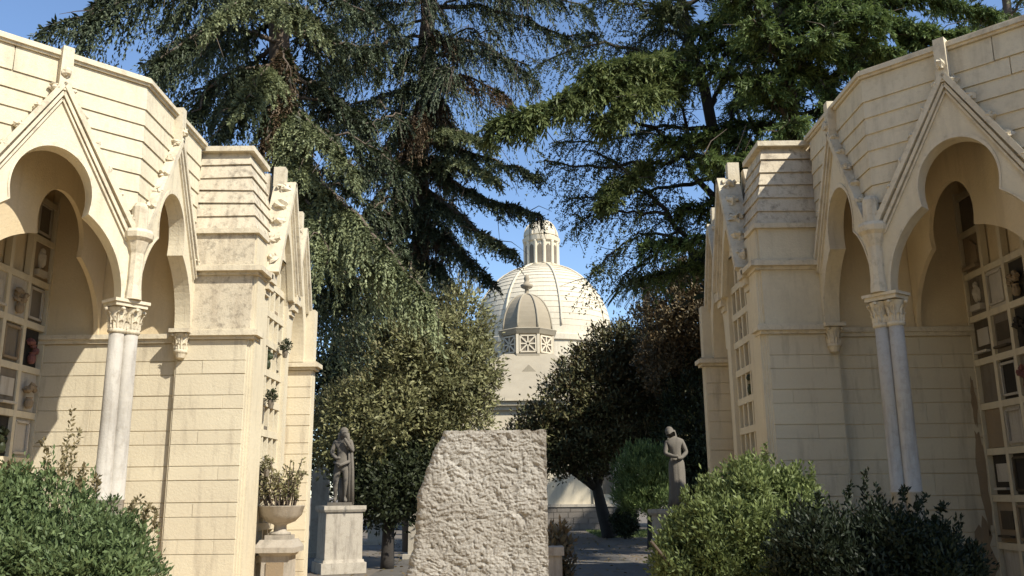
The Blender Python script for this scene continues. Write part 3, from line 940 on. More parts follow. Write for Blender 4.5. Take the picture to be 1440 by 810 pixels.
def chapel_small():
    c = P(742, 500, 46)
    cx, cy = c[0], 46.0
    root = thing('small_chapel', 'small chapel with brown ribbed dome in front of the large dome', 'chapel', (cx, cy, 0))
    B = lambda mb_, n, m, par=root, sm=False: mb_.build(n, m, par, 1, sm)
    H = 4.4
    y0 = cy - H
    ze = P(742, 566, y0)[2]
    w = B(MB().box(cx - H, cx + H, y0, cy + H, 0, ze), 'wall', 'far_wall')
    zp = P(800, 711, y0)[2]
    pl = B(MB().box(cx - H - .12, cx + H + .12, y0 - .12, cy + H, 0, zp - .06), 'plinth', 'granite_base')
    B(MB().box(cx - H - .2, cx + H + .2, y0 - .2, cy + H, zp - .06, zp + .06), 'plinth_cap', 'pedestal', pl)
    frb = frame(cx, y0 - .12, 1, 0)
    q = random.Random(3)
    z = .02
    k = 0
    while z < zp - .1:
        h = .26
        x = -H - .1 + (0 if k % 2 else -.3)
        while x < H:
            l = q.uniform(.5, .75)
            x0, x1 = max(x, -H - .1), min(x + l - .02, H + .1)
            if x1 - x0 > .05:
                MB().prism([(x0, z), (x1, z), (x1, min(z + h, zp - .07) - .02), (x0, min(z + h, zp - .07) - .02)], frb, 0, .025 + q.uniform(0, .02)).build('stone', 'granite_base', pl)
            x += l
        z += h
        k += 1
    for x in (-4.0, -2.2, 2.95, 4.1):
        B(MB().box(cx + x - .12, cx + x + .12, y0 - .1, y0, zp + .062, ze - .35), 'pilaster', 'far_wall', w)
    fw = frame(cx, y0, 1, 0)
    for x in (-3.1, 3.52):
        B(MB().prism([(x - .25, zp + .5), (x + .25, zp + .5), (x + .25, 2.9), (x, 3.3), (x - .25, 2.9)], fw, -.05, .02), 'window', 'plaque_grey', w)
    co = MB()
    for z0, z1, d in ((ze - .35, ze - .15, .15), (ze - .15, ze + .05, .3), (ze + .05, ze + .15, .42)):
        co.box(cx - H - d, cx + H + d, y0 - d, cy + H + d, z0, z1)
    B(co, 'cornice', 'far_wall')
    z1 = P(742, 532, cy - 3.0)[2]
    z2 = P(742, 500, cy - 1.3)[2]

    def ring(h, z):
        return [(cx - h, cy - h, z), (cx + h, cy - h, z), (cx + h, cy + h, z), (cx - h, cy + h, z)]
    rf = B(MB().hexa(ring(H + .3, ze + .15), ring(3.0, z1)), 'roof', 'slate')
    B(MB().hexa(ring(2.95, z1), ring(1.25, z2 + .1)), 'roof_upper', 'slate', rf)
    # small pediment on the upper roof
    frp = frame(cx, cy - 2.2, 1, 0)
    B(MB().prism([(-.7, z1 + .05), (.7, z1 + .05), (0, z1 + .75)], frp, -1.2, .3), 'roof_gable', 'slate', rf)
    # octagonal drum with star windows
    zd0, zd1 = z2, P(742, 462, cy - 1.3)[2]
    r8 = 1.40
    ph = math.pi / 8
    dr = B(MB().lathe([(r8 + .12, zd0 - .1), (r8 + .12, zd0 + .08), (r8, zd0 + .1), (r8, zd1 - .3), (r8 + .1, zd1 - .25), (r8 + .18, zd1 - .1), (r8 + .24, zd1), (r8 + .1, zd1 + .06)], (cx, cy, 0), 8, ph), 'drum', 'slate')
    for k in range(8):
        an = k * math.pi / 4
        ap = r8 * math.cos(math.pi / 8)
        fr = frame(cx + math.cos(an) * ap, cy + math.sin(an) * ap, -math.sin(an), math.cos(an))
        zc, hh = (zd0 + zd1) / 2 - .08, (zd1 - zd0) / 2 - .28
        ww = .40
        wn_ = B(MB().prism([(-ww, zc - hh), (ww, zc - hh), (ww, zc + hh), (-ww, zc + hh)], fr, -.02, .012), 'window', 'plaque_grey', dr)
        st = MB()
        for j in range(4):
            t = j * math.pi / 4
            e = min(ww / max(abs(math.cos(t)), 1e-6), hh / max(abs(math.sin(t)), 1e-6)) * .96
            st.bar(fr(-math.cos(t) * e, zc - math.sin(t) * e, .03), fr(math.cos(t) * e, zc + math.sin(t) * e, .03), .07, .06, up=(math.cos(an), math.sin(an), 0))
        for (p, q_) in (((-ww, zc - hh), (ww, zc - hh)), ((-ww, zc + hh), (ww, zc + hh)), ((-ww, zc - hh), (-ww, zc + hh)), ((ww, zc - hh), (ww, zc + hh))):
            st.bar(fr(*p, .03), fr(*q_, .03), .07, .07, up=(math.cos(an), math.sin(an), 0))
        o = B(st, 'star_tracery', 'far_wall', dr)
        an2 = an + math.pi / 8
        B(MB().box(cx + math.cos(an2) * r8 - .07, cx + math.cos(an2) * r8 + .07, cy + math.sin(an2) * r8 - .07, cy + math.sin(an2) * r8 + .07, zd0 + .1, zd1 - .28), 'corner_post', 'far_wall', dr)
    zk = P(742, 416, cy)[2]
    hd = zk - zd1
    prof = [(1.36 * math.cos(t) ** .9 if t < 1.5 else .1, zd1 + .05 + hd * math.sin(t)) for t in [math.pi / 2 * i / 10 for i in range(10)]] + [(.12, zd1 + hd + .05)]
    dm = B(MB().lathe(prof, (cx, cy, 0), 8, ph), 'dome', 'lead')
    for k in range(8):
        an = k * math.pi / 4 + ph
        pts = [(cx + math.cos(an) * (r + .01), cy + math.sin(an) * (r + .01), z) for r, z in prof]
        B(MB().tube(pts, .055, 6), 'rib', 'slate', dm, True)
    zf = P(742, 386, cy)[2]
    h = zf - zk
    B(MB().lathe([(.2, zk - .05), (.12, zk + h * .1), (.10, zk + h * .3), (.3, zk + h * .38), (.34, zk + h * .5), (.18, zk + h * .56), (.12, zk + h * .7), (.16, zk + h * .8), (.1, zk + h * .95), (.02, zk + h)], (cx, cy, 0), 10), 'finial', 'lead', root, True)


chapel_big()
chapel_small()

# ---------------------------------------------------------------- foliage
UP = np.array([0, 0, 1.0])


def unit(v):
    return v / np.maximum(np.linalg.norm(v, axis=-1, keepdims=True), 1e-9)


def leaves_obj(name, C, D, L, W, mat, parent, side=None, kind='stuff'):
    n = len(C)
    off = np.array(parent_loc(parent))
    C = C - off
    D = unit(D)
    if side is None:
        side = rng.normal(size=(n, 3))
    S = unit(np.cross(D, side))
    L = np.broadcast_to(L, (n,))[:, None]
    W = np.broadcast_to(W, (n,))[:, None]
    v = np.empty((n, 4, 3), dtype=np.float32)
    v[:, 0] = C
    v[:, 1] = C + D * L * .55 + S * W * .5
    v[:, 2] = C + D * L
    v[:, 3] = C + D * L * .55 - S * W * .5
    me = bpy.data.meshes.new(name)
    me.vertices.add(n * 4)
    me.vertices.foreach_set('co', v.reshape(-1))
    me.loops.add(n * 4)
    me.loops.foreach_set('vertex_index', np.arange(n * 4, dtype=np.int32))
    me.polygons.add(n)
    me.polygons.foreach_set('loop_start', np.arange(0, n * 4, 4, dtype=np.int32))
    me.update(calc_edges=True)
    me.materials.append(M[mat])
    o = link(name, me, parent)
    if kind: o['kind'] = kind
    return o


def resample(pts, n):
    pts = np.asarray(pts, float)
    if len(pts) > 2:                       # smooth the control polyline
        d = np.r_[0, np.cumsum(np.linalg.norm(np.diff(pts, axis=0), axis=1))]
        t = np.linspace(0, d[-1], n)
        out = np.empty((n, 3))
        for k in range(3):
            out[:, k] = np.interp(t, d, pts[:, k])
        for _ in range(max(1, n // 8)):
            out[1:-1] = (out[:-2] + 2 * out[1:-1] + out[2:]) / 4
        return out
    t = np.linspace(0, 1, n)[:, None]
    return pts[0] * (1 - t) + pts[-1] * t


def sprays(path, per_m, tw_len, droop, side, lv, ll, lw, start=.12, flat=.25, taper=.5, jitter=.55, fwd=(.2, .9)):
    path = np.asarray(path)
    seg = np.linalg.norm(np.diff(path, axis=0), axis=1)
    cum = np.r_[0, np.cumsum(seg)]
    n = max(4, int(per_m * cum[-1] * (1 - start)))
    t = start + (1 - start) * rng.random(n)
    s = t * cum[-1]
    O = np.stack([np.interp(s, cum, path[:, k]) for k in range(3)], 1)
    T = unit(np.gradient(path, axis=0))
    tg = unit(np.stack([np.interp(s, cum, T[:, k]) for k in range(3)], 1))
    lat = unit(np.cross(tg, UP))
    sg = rng.choice([-1, 1], n)[:, None]
    d = lat * sg * side * rng.uniform(.25, 1, (n, 1)) + tg * rng.uniform(*fwd, (n, 1)) + UP * (rng.uniform(-1, .45, (n, 1)) * flat)
    d = unit(d)
    ln = tw_len * rng.uniform(.35, 1, n) * (1 - taper * t ** 2)
    u = rng.random((n, lv)) ** .8
    pos = O[:, None] + d[:, None] * (ln[:, None] * u)[..., None]
    pos[..., 2] -= droop * ln[:, None] * u ** 1.6
    ld = d[:, None] + rng.normal(size=(n, lv, 3)) * jitter
    ld[..., 2] -= droop * 1.6 * u
    k = n * lv
    return pos.reshape(k, 3), unit(ld.reshape(k, 3)), ll * rng.uniform(.6, 1.3, k), lw * rng.uniform(.7, 1.3, k)


def cat(parts):
    return [np.concatenate([p[i] for p in parts]) for i in range(4)]


def tube_part(name, pts, r0, r1, mat, parent, n=7, wob=0.0):
    k = len(pts)
    rad = [r0 + (r1 - r0) * (i / (k - 1)) ** .8 for i in range(k)]
    return MB().tube([tuple(p) for p in pts], rad, n).build(name, mat, parent, 1, True)


def bare_twigs(parent, paths, n, ln, droop, mat):
    m_ = MB()
    for path in paths:
        for _ in range(n):
            i = rng.integers(len(path) // 4, len(path))
            o = path[i]
            d = unit(rng.normal(size=3) + np.array([0, 0, -droop]))
            l = ln * rng.uniform(.4, 1)
            pts = [o, o + d * l * .5 + rng.normal(size=3) * .06 * l, o + d * l + np.array([0, 0, -droop * .25 * l]) + rng.normal(size=3) * .1 * l]
            m_.tube([tuple(p) for p in pts], [.018, .012, .005], 3, False)
    o = m_.build('twigs', mat, parent)
    o['kind'] = 'stuff'


def limb_tree(name, label, cat_, trunk, trunk_r, limbs, leafkw, mat, bark='bark', group=None, twig=None, inner=0):
    """trunk: list of points; limbs: list of (points, radius, overrides, material)"""
    base = np.array(trunk[0], float); base[2] = 0
    root = thing(name, label, cat_, tuple(base), group)
    tp = resample([base] + [np.array(p) for p in trunk[1:]], 14)
    tp[1:-1] += rng.normal(size=(12, 3)) * .05
    tube_part('trunk', tp, trunk_r, trunk_r * .45, bark, root, 10)
    bags = {}
    paths = []
    for pts, r, ov, mt in limbs:
        path = resample(pts, 14)
        path[2:-1] += rng.normal(size=(11, 3)) * .05
        paths.append(path)
        tube_part('branch', path, r, r * .22, bark, root, 6)
        kw = dict(leafkw); kw.update(ov or {})
        bags.setdefault(mt or mat, []).append(sprays(path, **kw))
        if inner:  # dark fill leaves put the deep inner shade into the crown colour
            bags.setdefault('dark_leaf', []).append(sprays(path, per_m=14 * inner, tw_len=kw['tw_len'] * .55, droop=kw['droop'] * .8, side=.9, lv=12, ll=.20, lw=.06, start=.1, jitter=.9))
    for mt, parts in bags.items():
        C, D, L, W = cat(parts)
        leaves_obj('crown', C, D, L, W, mt, root, side=UP + rng.normal(size=C.shape) * .55)
    if twig:
        bare_twigs(root, paths, *twig, bark)
    return root


def px(*pts):
    return [P(*p) for p in pts]


GT = 'tall trees rising behind the columbarium buildings'
# --- left cedar, drooping
TA = [P(398, 760, 21), P(398, 400, 21), P(397, 150, 21), P(396, -120, 21), P(396, -320, 21)]
cedar_kw = dict(per_m=26, tw_len=1.15, droop=1.0, side=.9, lv=36, ll=.105, lw=.034, start=.18, jitter=.95)
hangy = dict(per_m=32, tw_len=1.35, droop=1.5, lv=44)
lit = dict(per_m=46, tw_len=.9, droop=.95, lv=46, ll=.10, lw=.04)
LA = [
    (px((396, 0, 21), (300, -25, 19), (180, 0, 18.3), (60, 40, 18)), .09, hangy, None),
    (px((396, -60, 21), (270, -70, 19.5), (150, -30, 18.5), (120, 40, 18.2)), .09, hangy, None),
    (px((396, -90, 21), (300, -60, 18.5), (200, -20, 17.8)), .08, None, None),
    (px((396, 60, 21), (320, 40, 19.5), (250, 60, 18.5), (215, 90, 18.2)), .08, hangy, None),
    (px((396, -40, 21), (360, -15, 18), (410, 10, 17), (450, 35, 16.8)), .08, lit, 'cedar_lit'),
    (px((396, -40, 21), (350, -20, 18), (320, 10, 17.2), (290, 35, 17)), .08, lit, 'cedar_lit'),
    (px((396, 90, 21), (330, 100, 19.6), (280, 140, 18.8), (255, 175, 18.4)), .08, hangy, None),
    (px((396, 130, 21), (345, 130, 19.3), (310, 180, 18.5)), .07, hangy, None),
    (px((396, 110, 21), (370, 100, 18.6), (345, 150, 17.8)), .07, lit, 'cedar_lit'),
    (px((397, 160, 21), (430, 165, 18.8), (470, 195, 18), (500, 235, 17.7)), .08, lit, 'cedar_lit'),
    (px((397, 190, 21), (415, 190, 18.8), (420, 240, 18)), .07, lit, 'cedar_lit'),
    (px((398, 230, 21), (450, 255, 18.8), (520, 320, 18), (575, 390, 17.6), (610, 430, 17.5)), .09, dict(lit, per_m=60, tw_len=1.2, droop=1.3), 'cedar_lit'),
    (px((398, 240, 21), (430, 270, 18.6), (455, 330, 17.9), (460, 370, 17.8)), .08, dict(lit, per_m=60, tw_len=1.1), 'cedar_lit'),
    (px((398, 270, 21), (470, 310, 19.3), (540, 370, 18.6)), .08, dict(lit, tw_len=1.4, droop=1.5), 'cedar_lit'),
    (px((398, 330, 21), (470, 370, 20), (520, 400, 19.5)), .08, dict(hangy, tw_len=1.5, per_m=24), None),
    (px((398, 370, 21), (440, 390, 20), (480, 410, 19.5)), .07, dict(hangy, tw_len=1.7, per_m=24), None),
    (px((397, 40, 21), (470, 60, 21), (540, 70, 21.5)), .08, None, None),
    (px((397, -20, 21), (450, -10, 20), (520, 20, 20)), .08, None, None),
    (px((397, 110, 21), (460, 120, 21.5), (520, 180, 22)), .08, None, None),
    (px((397, 20, 21), (340, 60, 22), (270, 60, 23), (215, 110, 23)), .08, hangy, None),
    (px((397, 60, 21), (350, 90, 22), (300, 160, 22)), .08, hangy, None),
    (px((397, 140, 21), (390, 150, 19.5), (372, 200, 19)), .06, dict(hangy, tw_len=.9), 'cedar_dead'),
    (px((397, 150, 21), (410, 180, 19.6), (440, 280, 18.9)), .06, dict(hangy, tw_len=.9, per_m=30), 'cedar_dead'),
    (px((397, 60, 21), (400, 80, 19.8), (405, 160, 19.5)), .05, dict(hangy, tw_len=.8, per_m=30), 'cedar_dead'),
]
q = random.Random(22)
for i in range(30):
    v0 = -200 + 560 * i / 30
    an = i * 2.4 + q.uniform(-.4, .4)
    l = q.uniform(2.6, 4.2)
    o = P(397, v0, 21)
    dv = np.array([math.cos(an), abs(math.sin(an)) * .9, 0])
    if v0 > 150 and dv[0] < 0:
        continue
    LA.append(([o, o + dv * l * .5 + UP * .2, o + dv * l - UP * q.uniform(.3, 1.0)], .06, dict(per_m=20, tw_len=1.2, lv=24), None))
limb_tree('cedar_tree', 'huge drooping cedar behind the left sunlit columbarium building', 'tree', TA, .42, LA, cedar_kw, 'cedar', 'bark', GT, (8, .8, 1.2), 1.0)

# --- second cedar towards the centre, layered limbs against the sky
TB = [P(585, 740, 27), P(588, 400, 27), P(597, 150, 27), P(606, -60, 27), P(610, -300, 27)]
LB = [
    (px((604, 0, 27), (530, 10, 26), (455, 40, 25)), .09, None, None),
    (px((604, 50, 27), (540, 60, 26), (470, 110, 25.5)), .09, None, None),
    (px((604, -30, 27), (520, -30, 25), (470, 0, 24.5)), .09, None, None),
    (px((604, 10, 27), (690, 10, 26), (790, 50, 25), (835, 45, 24.6)), .1, dict(per_m=34, tw_len=1.3), None),
    (px((604, -50, 27), (710, -30, 25.5), (830, 15, 24.5)), .1, dict(per_m=34, tw_len=1.2), None),
    (px((604, -80, 27), (660, -40, 25), (740, -10, 24)), .1, None, None),
    (px((600, 80, 27), (660, 70, 27), (740, 90, 27)), .08, dict(per_m=16), None),
    (px((600, 110, 27), (650, 105, 25.5), (705, 130, 25), (725, 150, 25)), .08, dict(tw_len=.9), 'cedar_dead'),
    (px((597, 140, 27), (590, 150, 25.8), (575, 190, 25.4)), .07, dict(hangy, tw_len=1.0, per_m=60), 'cedar_dead'),
    (px((600, 40, 27), (600, 60, 26), (590, 120, 25.7)), .07, dict(hangy, tw_len=1.0), None),
    (px((597, 160, 27), (550, 190, 25.5), (505, 250, 24.8)), .08, None, None),
    (px((594, 200, 27), (640, 205, 25.5), (700, 230, 24.6), (760, 245, 24)), .09, dict(per_m=40, droop=.5, side=.8), None),
    (px((592, 230, 27), (650, 265, 25.5), (700, 285, 24.8), (755, 300, 24)), .09, dict(per_m=44, droop=.5), None),
    (px((592, 260, 27), (640, 300, 25.5), (690, 335, 24.6), (725, 352, 24.2)), .09, dict(per_m=48, droop=.6), None),
    (px((592, 290, 27), (630, 330, 26), (665, 370, 25.4), (690, 392, 25)), .08, dict(per_m=40, droop=.6), None),
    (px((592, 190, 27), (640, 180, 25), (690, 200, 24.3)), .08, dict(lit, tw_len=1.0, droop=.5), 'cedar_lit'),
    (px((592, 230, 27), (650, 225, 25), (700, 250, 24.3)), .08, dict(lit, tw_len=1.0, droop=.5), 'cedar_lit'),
    (px((592, 200, 27), (560, 240, 25.5), (520, 290, 25)), .08, None, None),
    (px((590, 250, 27), (545, 300, 25.5), (485, 330, 25)), .08, None, None),
    (px((590, 300, 27), (550, 340, 25.5), (500, 400, 25)), .08, None, None),
    (px((590, 340, 27), (570, 380, 25.5), (610, 430, 25)), .08, None, None),
    (px((590, 380, 27), (520, 400, 25), (450, 420, 24)), .08, dict(hangy, tw_len=1.5, per_m=24), 'dark_leaf'),
    (px((590, 400, 27), (520, 420, 25.5), (445, 440, 25)), .08, dict(hangy, tw_len=1.5, per_m=24), 'dark_leaf'),
    (px((590, 330, 27), (500, 350, 26), (450, 380, 25.4)), .08, dict(hangy, tw_len=1.8), None),
    (px((598, 120, 27), (540, 130, 28), (470, 180, 28.5)), .08, None, None),
    (px((594, 220, 27), (530, 230, 28.5), (460, 260, 29)), .08, None, None),
    (px((598, 60, 27), (680, 60, 28.5), (760, 120, 29)), .08, dict(per_m=16), None),
]
q = random.Random(21)
for i in range(44):
    v0 = -150 + 560 * i / 44
    an = i * 2.4 + q.uniform(-.4, .4)
    l = q.uniform(3.2, 5.2) * (.75 + .25 * min(1, i / 20))
    o = P(600 - 14 * i / 44, v0, 27)
    dv = np.array([math.cos(an), math.sin(an) * .9, 0])
    if dv[0] > .35 and v0 > 120:
        l *= .42
    LB.append(([o, o + dv * l * .5 + UP * .25, o + dv * l - UP * q.uniform(.2, 1.0)], .06, dict(per_m=15, tw_len=1.7 if v0 < 150 else .9, droop=1.9 if v0 < 150 else 1.1, lv=40, jitter=.6, lw=.028, flat=.1), None))
for i in range(16):
    v0 = 60 + 360 * i / 16
    o = P(602 - 12 * i / 16, v0, 27)
    sgn = -1 if i % 2 else 1
    LB.append(([o, o + np.array([sgn * .35, -.5, .15]), o + np.array([sgn * .75, -.8, -.35])], .03, dict(per_m=50, tw_len=.9, droop=1.5, lv=40, start=.0), 'cedar_dead' if i % 4 == 0 else None))
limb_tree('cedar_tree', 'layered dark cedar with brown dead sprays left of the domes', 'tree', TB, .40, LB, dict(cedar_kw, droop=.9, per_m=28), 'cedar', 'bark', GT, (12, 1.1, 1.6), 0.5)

# --- feathery tree on the right with open dark limbs
TC = [P(1016, 760, 24), P(1014, 420, 24), P(1014, 250, 24), P(990, 110, 24), P(955, 20, 24), P(945, -120, 24)]
fk = dict(per_m=30, tw_len=1.6, droop=.30, side=1.0, lv=46, ll=.075, lw=.032, start=.2, flat=1.1, taper=.3, jitter=1.1)
br = dict(per_m=100, tw_len=.9, droop=.45, side=.9, lv=26, ll=.20, lw=.045, start=.3, flat=.9, jitter=.5)
LC = [
    (px((1012, 430, 24), (975, 345, 23.6), (940, 300, 23.3), (885, 245, 23), (840, 215, 23)), .13, None, None),
    (px((972, 340, 23.6), (900, 325, 23), (850, 365, 22.6), (830, 390, 22.4)), .06, None, None),
    (px((940, 300, 23.3), (880, 300, 22.8), (810, 310, 22.5)), .06, None, None),
    (px((960, 320, 23.5), (930, 350, 23), (880, 385, 22.6)), .05, None, None),
    (px((1012, 290, 24), (950, 200, 23.4), (890, 165, 23), (800, 170, 22.5)), .11, None, None),
    (px((1005, 220, 24), (930, 225, 23.2), (840, 235, 22.6), (765, 225, 22.3)), .09, None, None),
    (px((1000, 180, 24), (930, 180, 24.4), (850, 200, 24.6), (780, 200, 24.8)), .08, None, None),
    (px((1003, 250, 24), (950, 260, 24.5), (880, 275, 25), (800, 280, 25)), .08, None, None),
    (px((985, 110, 24), (910, 70, 23), (840, 60, 22.4), (760, 90, 22)), .09, None, None),
    (px((960, 40, 24), (900, 10, 23.2), (830, -10, 22.6)), .09, None, None),
    (px((955, 10, 24), (1020, -20, 24), (1080, -10, 24)), .09, dict(per_m=60), None),
    (px((955, 0, 24), (900, -40, 23.5), (860, -20, 23)), .08, dict(per_m=60), None),
    (px((1000, 150, 24), (1030, 90, 24), (1050, 30, 24)), .09, dict(per_m=26), None),
    (px((1010, 200, 24), (1035, 150, 24.5), (1055, 100, 25)), .07, dict(per_m=26), None),
    (px((985, 100, 24), (950, 110, 25), (900, 110, 25.6)), .07, None, None),
    (px((1010, 260, 24), (975, 215, 24), (955, 150, 24), (925, 90, 24)), .09, None, None),
    (px((975, 70, 24), (940, 40, 24.3), (890, 60, 24.6)), .07, dict(per_m=60), None),
    (px((985, 120, 24), (900, 95, 21), (820, 125, 19.6), (750, 155, 19), (695, 170, 18.8)), .08, br, 'bright'),
    (px((975, 90, 24), (930, 75, 21.5), (870, 90, 20.2), (830, 100, 19.8)), .07, br, 'bright'),
    (px((985, 110, 24), (930, 110, 21.5), (890, 140, 20.2), (850, 165, 19.9)), .07, br, 'bright'),
    (px((960, 30, 24), (920, 10, 22), (960, 5, 21)), .06, dict(br, per_m=40), 'feather'),
    (px((880, 245, 23), (860, 260, 22), (850, 285, 21.6)), .04, dict(br, per_m=60, tw_len=.5), 'bright'),
    (px((930, 225, 23), (900, 235, 22), (890, 250, 21.8)), .04, dict(br, per_m=60, tw_len=.5), 'bright'),
    (px((1014, 330, 24), (990, 300, 24.5), (960, 290, 25)), .06, None, None),
    (px((1014, 350, 24), (1000, 340, 24.5), (970, 370, 25)), .06, None, None),
]
limb_tree('feathery_tree', 'tall open tree with dark forked limbs above the right building end', 'tree', TC, .26, LC, fk, 'feather', 'dark_bark', GT, (14, 1.1, .1))

# --- bright green conifer behind the right building
xb = P(1118, 300, 22)
TD = [np.array([xb[0], 22, 0]), np.array([xb[0], 22, 6]), np.array([xb[0] + .1, 22, 13]), np.array([xb[0], 22, 21])]
LD = []
q = random.Random(5)
for i in range(46):
    z = 6.6 + 10 * (i / 46) + q.uniform(-.3, .3)
    an = i * 2.4 + q.uniform(-.3, .3)
    l = q.uniform(3.0, 4.6) * (1.05 - .35 * i / 46)
    o = np.array([xb[0], 22, z])
    dv = np.array([math.cos(an), math.sin(an) * .8, 0])
    LD.append(([o, o + dv * l * .55 + UP * .55, o + dv * l + UP * .35], .07, None, None))
for (u0, v0, u1, v1, Y) in ((1180, 40, 1290, 90, 17.8), (1180, 80, 1260, 130, 17.8), (1200, 10, 1370, 60, 18), (1150, 20, 1240, 30, 17.6), (1150, 110, 1200, 175, 18), (1250, 20, 1330, 100, 18.2), (1290, -10, 1400, 20, 18.5)):
    a = P(1118, v0 - 30, 22)
    LD.append(([a, P(u0, v0, Y + 2.6), P(u1, v1, Y + 1.8)], .07, dict(per_m=80, tw_len=.8), None))
limb_tree('conifer_tree', 'bright green conifer rising behind the right shaded building', 'tree', TD, .30, LD,
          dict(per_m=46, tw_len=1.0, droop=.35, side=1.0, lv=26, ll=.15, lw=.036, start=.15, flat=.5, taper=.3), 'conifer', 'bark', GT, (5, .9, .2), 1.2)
xb = P(1425, 100, 30)
TD = [np.array([xb[0], 30, 0]), np.array([xb[0], 30, 8]), np.array([xb[0] + .1, 30, 24])]
LD = []
for i in range(30):
    z = 9.5 + 12 * (i / 30)
    an = i * 2.4
    l = q.uniform(2.5, 3.8)
    o = np.array([xb[0], 30, z])
    dv = np.array([math.cos(an), math.sin(an) * .8, 0])
    LD.append(([o, o + dv * l * .55 + UP * .4, o + dv * l + UP * .2], .06, None, None))
limb_tree('conifer_tree', 'yellowish conifer glimpsed at the top right corner over the roof', 'tree', TD, .28, LD,
          dict(per_m=36, tw_len=.8, droop=.3, side=1.0, lv=22, ll=.15, lw=.038, start=.15, flat=.5, taper=.3), 'bright', 'bark', GT, None)


def clump_crown(parent, ells, n_cl, per, rc, ll, lw, mat, name='crown', fill=.25, upb=.3, nup=.35):
    """leaf clumps spread over the skin and inside of a union of ellipsoids"""
    Cs = []
    vol = np.array([np.prod(r) ** (2 / 3) for _, r in ells])
    for (c, r), w in zip(ells, vol / vol.sum()):
        n = int(n_cl * w)
        d = unit(rng.normal(size=(n, 3)))
        rad = np.where(rng.random(n) < fill, rng.uniform(.3, .8, n), rng.uniform(.80, 1.06, n))
        lump = 1 + .10 * np.sin(d[:, 0] * 5 + c[0] * 3) * np.sin(d[:, 2] * 6 + c[2]) + .06 * np.sin(d[:, 1] * 9)
        Cs.append((np.array(c) + d * np.array(r) * (rad * lump)[:, None], d))
    C = np.concatenate([a for a, b in Cs]); Dn = np.concatenate([b for a, b in Cs])
    n = len(C)
    g = rng.normal(size=(n, per, 3)) * .5
    pos = C[:, None] + g * rc * rng.uniform(.6, 1.3, (n, 1, 1))
    dr = Dn[:, None] * .35 + g * .5 + UP * upb + rng.normal(size=(n, per, 3)) * .6
    k = n * per
    sd = (Dn[:, None] * (1.2 - .6 * nup) + UP * nup + g * .5 + rng.normal(size=(n, per, 3)) * .38).reshape(k, 3)
    return leaves_obj(name, pos.reshape(k, 3), dr.reshape(k, 3), ll * rng.uniform(.6, 1.25, k), lw * rng.uniform(.7, 1.25, k), mat, parent, side=sd)


def ell(u, v, Y, ru, rv, ry=None):
    m = Y / F
    return (P(u, v, Y), (ru * m, (ry if ry else ru * m * .85), rv * m))


def broad_tree(name, label, trunk_px, trunk_r, ells, n_cl, per, rc, ll, lw, mat, bark='dark_bark', group=None, extra=None, limbs=5, **kw):
    b = np.array(trunk_px[0], float); b[2] = 0
    root = thing(name, label, 'tree', tuple(b), group)
    tp = resample([b] + [np.array(p) for p in trunk_px[1:]], 10)
    tube_part('trunk', tp, trunk_r, trunk_r * .6, bark, root, 10)
    for i in range(min(limbs, len(ells))):
        c, r = ells[i]
        pth = resample([tp[-2], (tp[-1] + c) / 2 + rng.normal(size=3) * .2, c], 8)
        tube_part('branch', pth, trunk_r * .5, trunk_r * .12, bark, root, 6)
    clump_crown(root, ells, n_cl, per, rc, ll, lw, mat, **kw)
    if extra:
        e2, n2, m2 = extra
        clump_crown(root, e2, n2, per, rc, ll, lw, m2, **kw)
    return root


GM = 'leafy trees in the middle ground before the chapels'
broad_tree('evergreen_tree', 'dull green broadleaf tree behind the left statue and the rough stone', [P(548, 760, 21.5), P(550, 690, 21.5), P(560, 620, 21.5)], .12,
           [ell(515, 655, 21.60, 42, 45), ell(590, 650, 21.60, 40, 50), ell(600, 520, 21.50, 92, 95), ell(640, 470, 21.50, 52, 75), ell(545, 590, 21.25, 85, 65), ell(640, 580, 21.50, 55, 55), ell(480, 600, 21.30, 48, 60), ell(560, 480, 22.00, 70, 70), ell(665, 520, 21.75, 38, 60), ell(590, 440, 22.00, 40, 50)],
           2100, 30, .21, .13, .05, 'loquat', 'dark_bark', GM)
broad_tree('dark_shrub_tree', 'low dark many-stemmed tree between the left pedestal and the stone', [P(545, 765, 20.8), P(546, 730, 20.8), P(545, 690, 20.8)], .16,
           [ell(545, 695, 20.8, 55, 40), ell(580, 670, 20.9, 45, 45), ell(510, 670, 21.0, 36, 40)], 700, 26, .2, .13, .05, 'dark_leaf', 'dark_bark', GM)
broad_tree('magnolia_tree', 'rounded dark magnolia with rusty green top before the chapels', [P(858, 756, 34), P(846, 715, 34), P(838, 680, 34)], .30,
           [ell(825, 570, 33, 72, 68), ell(880, 540, 34, 80, 85), ell(772, 606, 33, 50, 36), ell(742, 622, 33, 36, 28), ell(800, 640, 33, 60, 26), ell(850, 620, 33.4, 100, 40), ell(935, 560, 34, 75, 95), ell(850, 505, 34, 44, 36), ell(920, 482, 35, 55, 50)],
           2700, 30, .30, .18, .075, 'magnolia', 'dark_bark', GM, nup=1.3)
broad_tree('brown_tree', 'brownish leaved tree left of the right building end', [P(985, 750, 31), P(985, 600, 31), P(980, 500, 31)], .25,
           [ell(955, 440, 31, 52, 65), ell(985, 400, 31, 40, 50), ell(1000, 470, 31, 50, 70), ell(940, 500, 31, 45, 50)], 1100, 28, .26, .16, .065, 'magnolia_brown', 'dark_bark', GM, nup=1.0,
           extra=([ell(985, 600, 30.5, 55, 95), ell(1000, 690, 30, 45, 60)], 700, 'dark_leaf'))
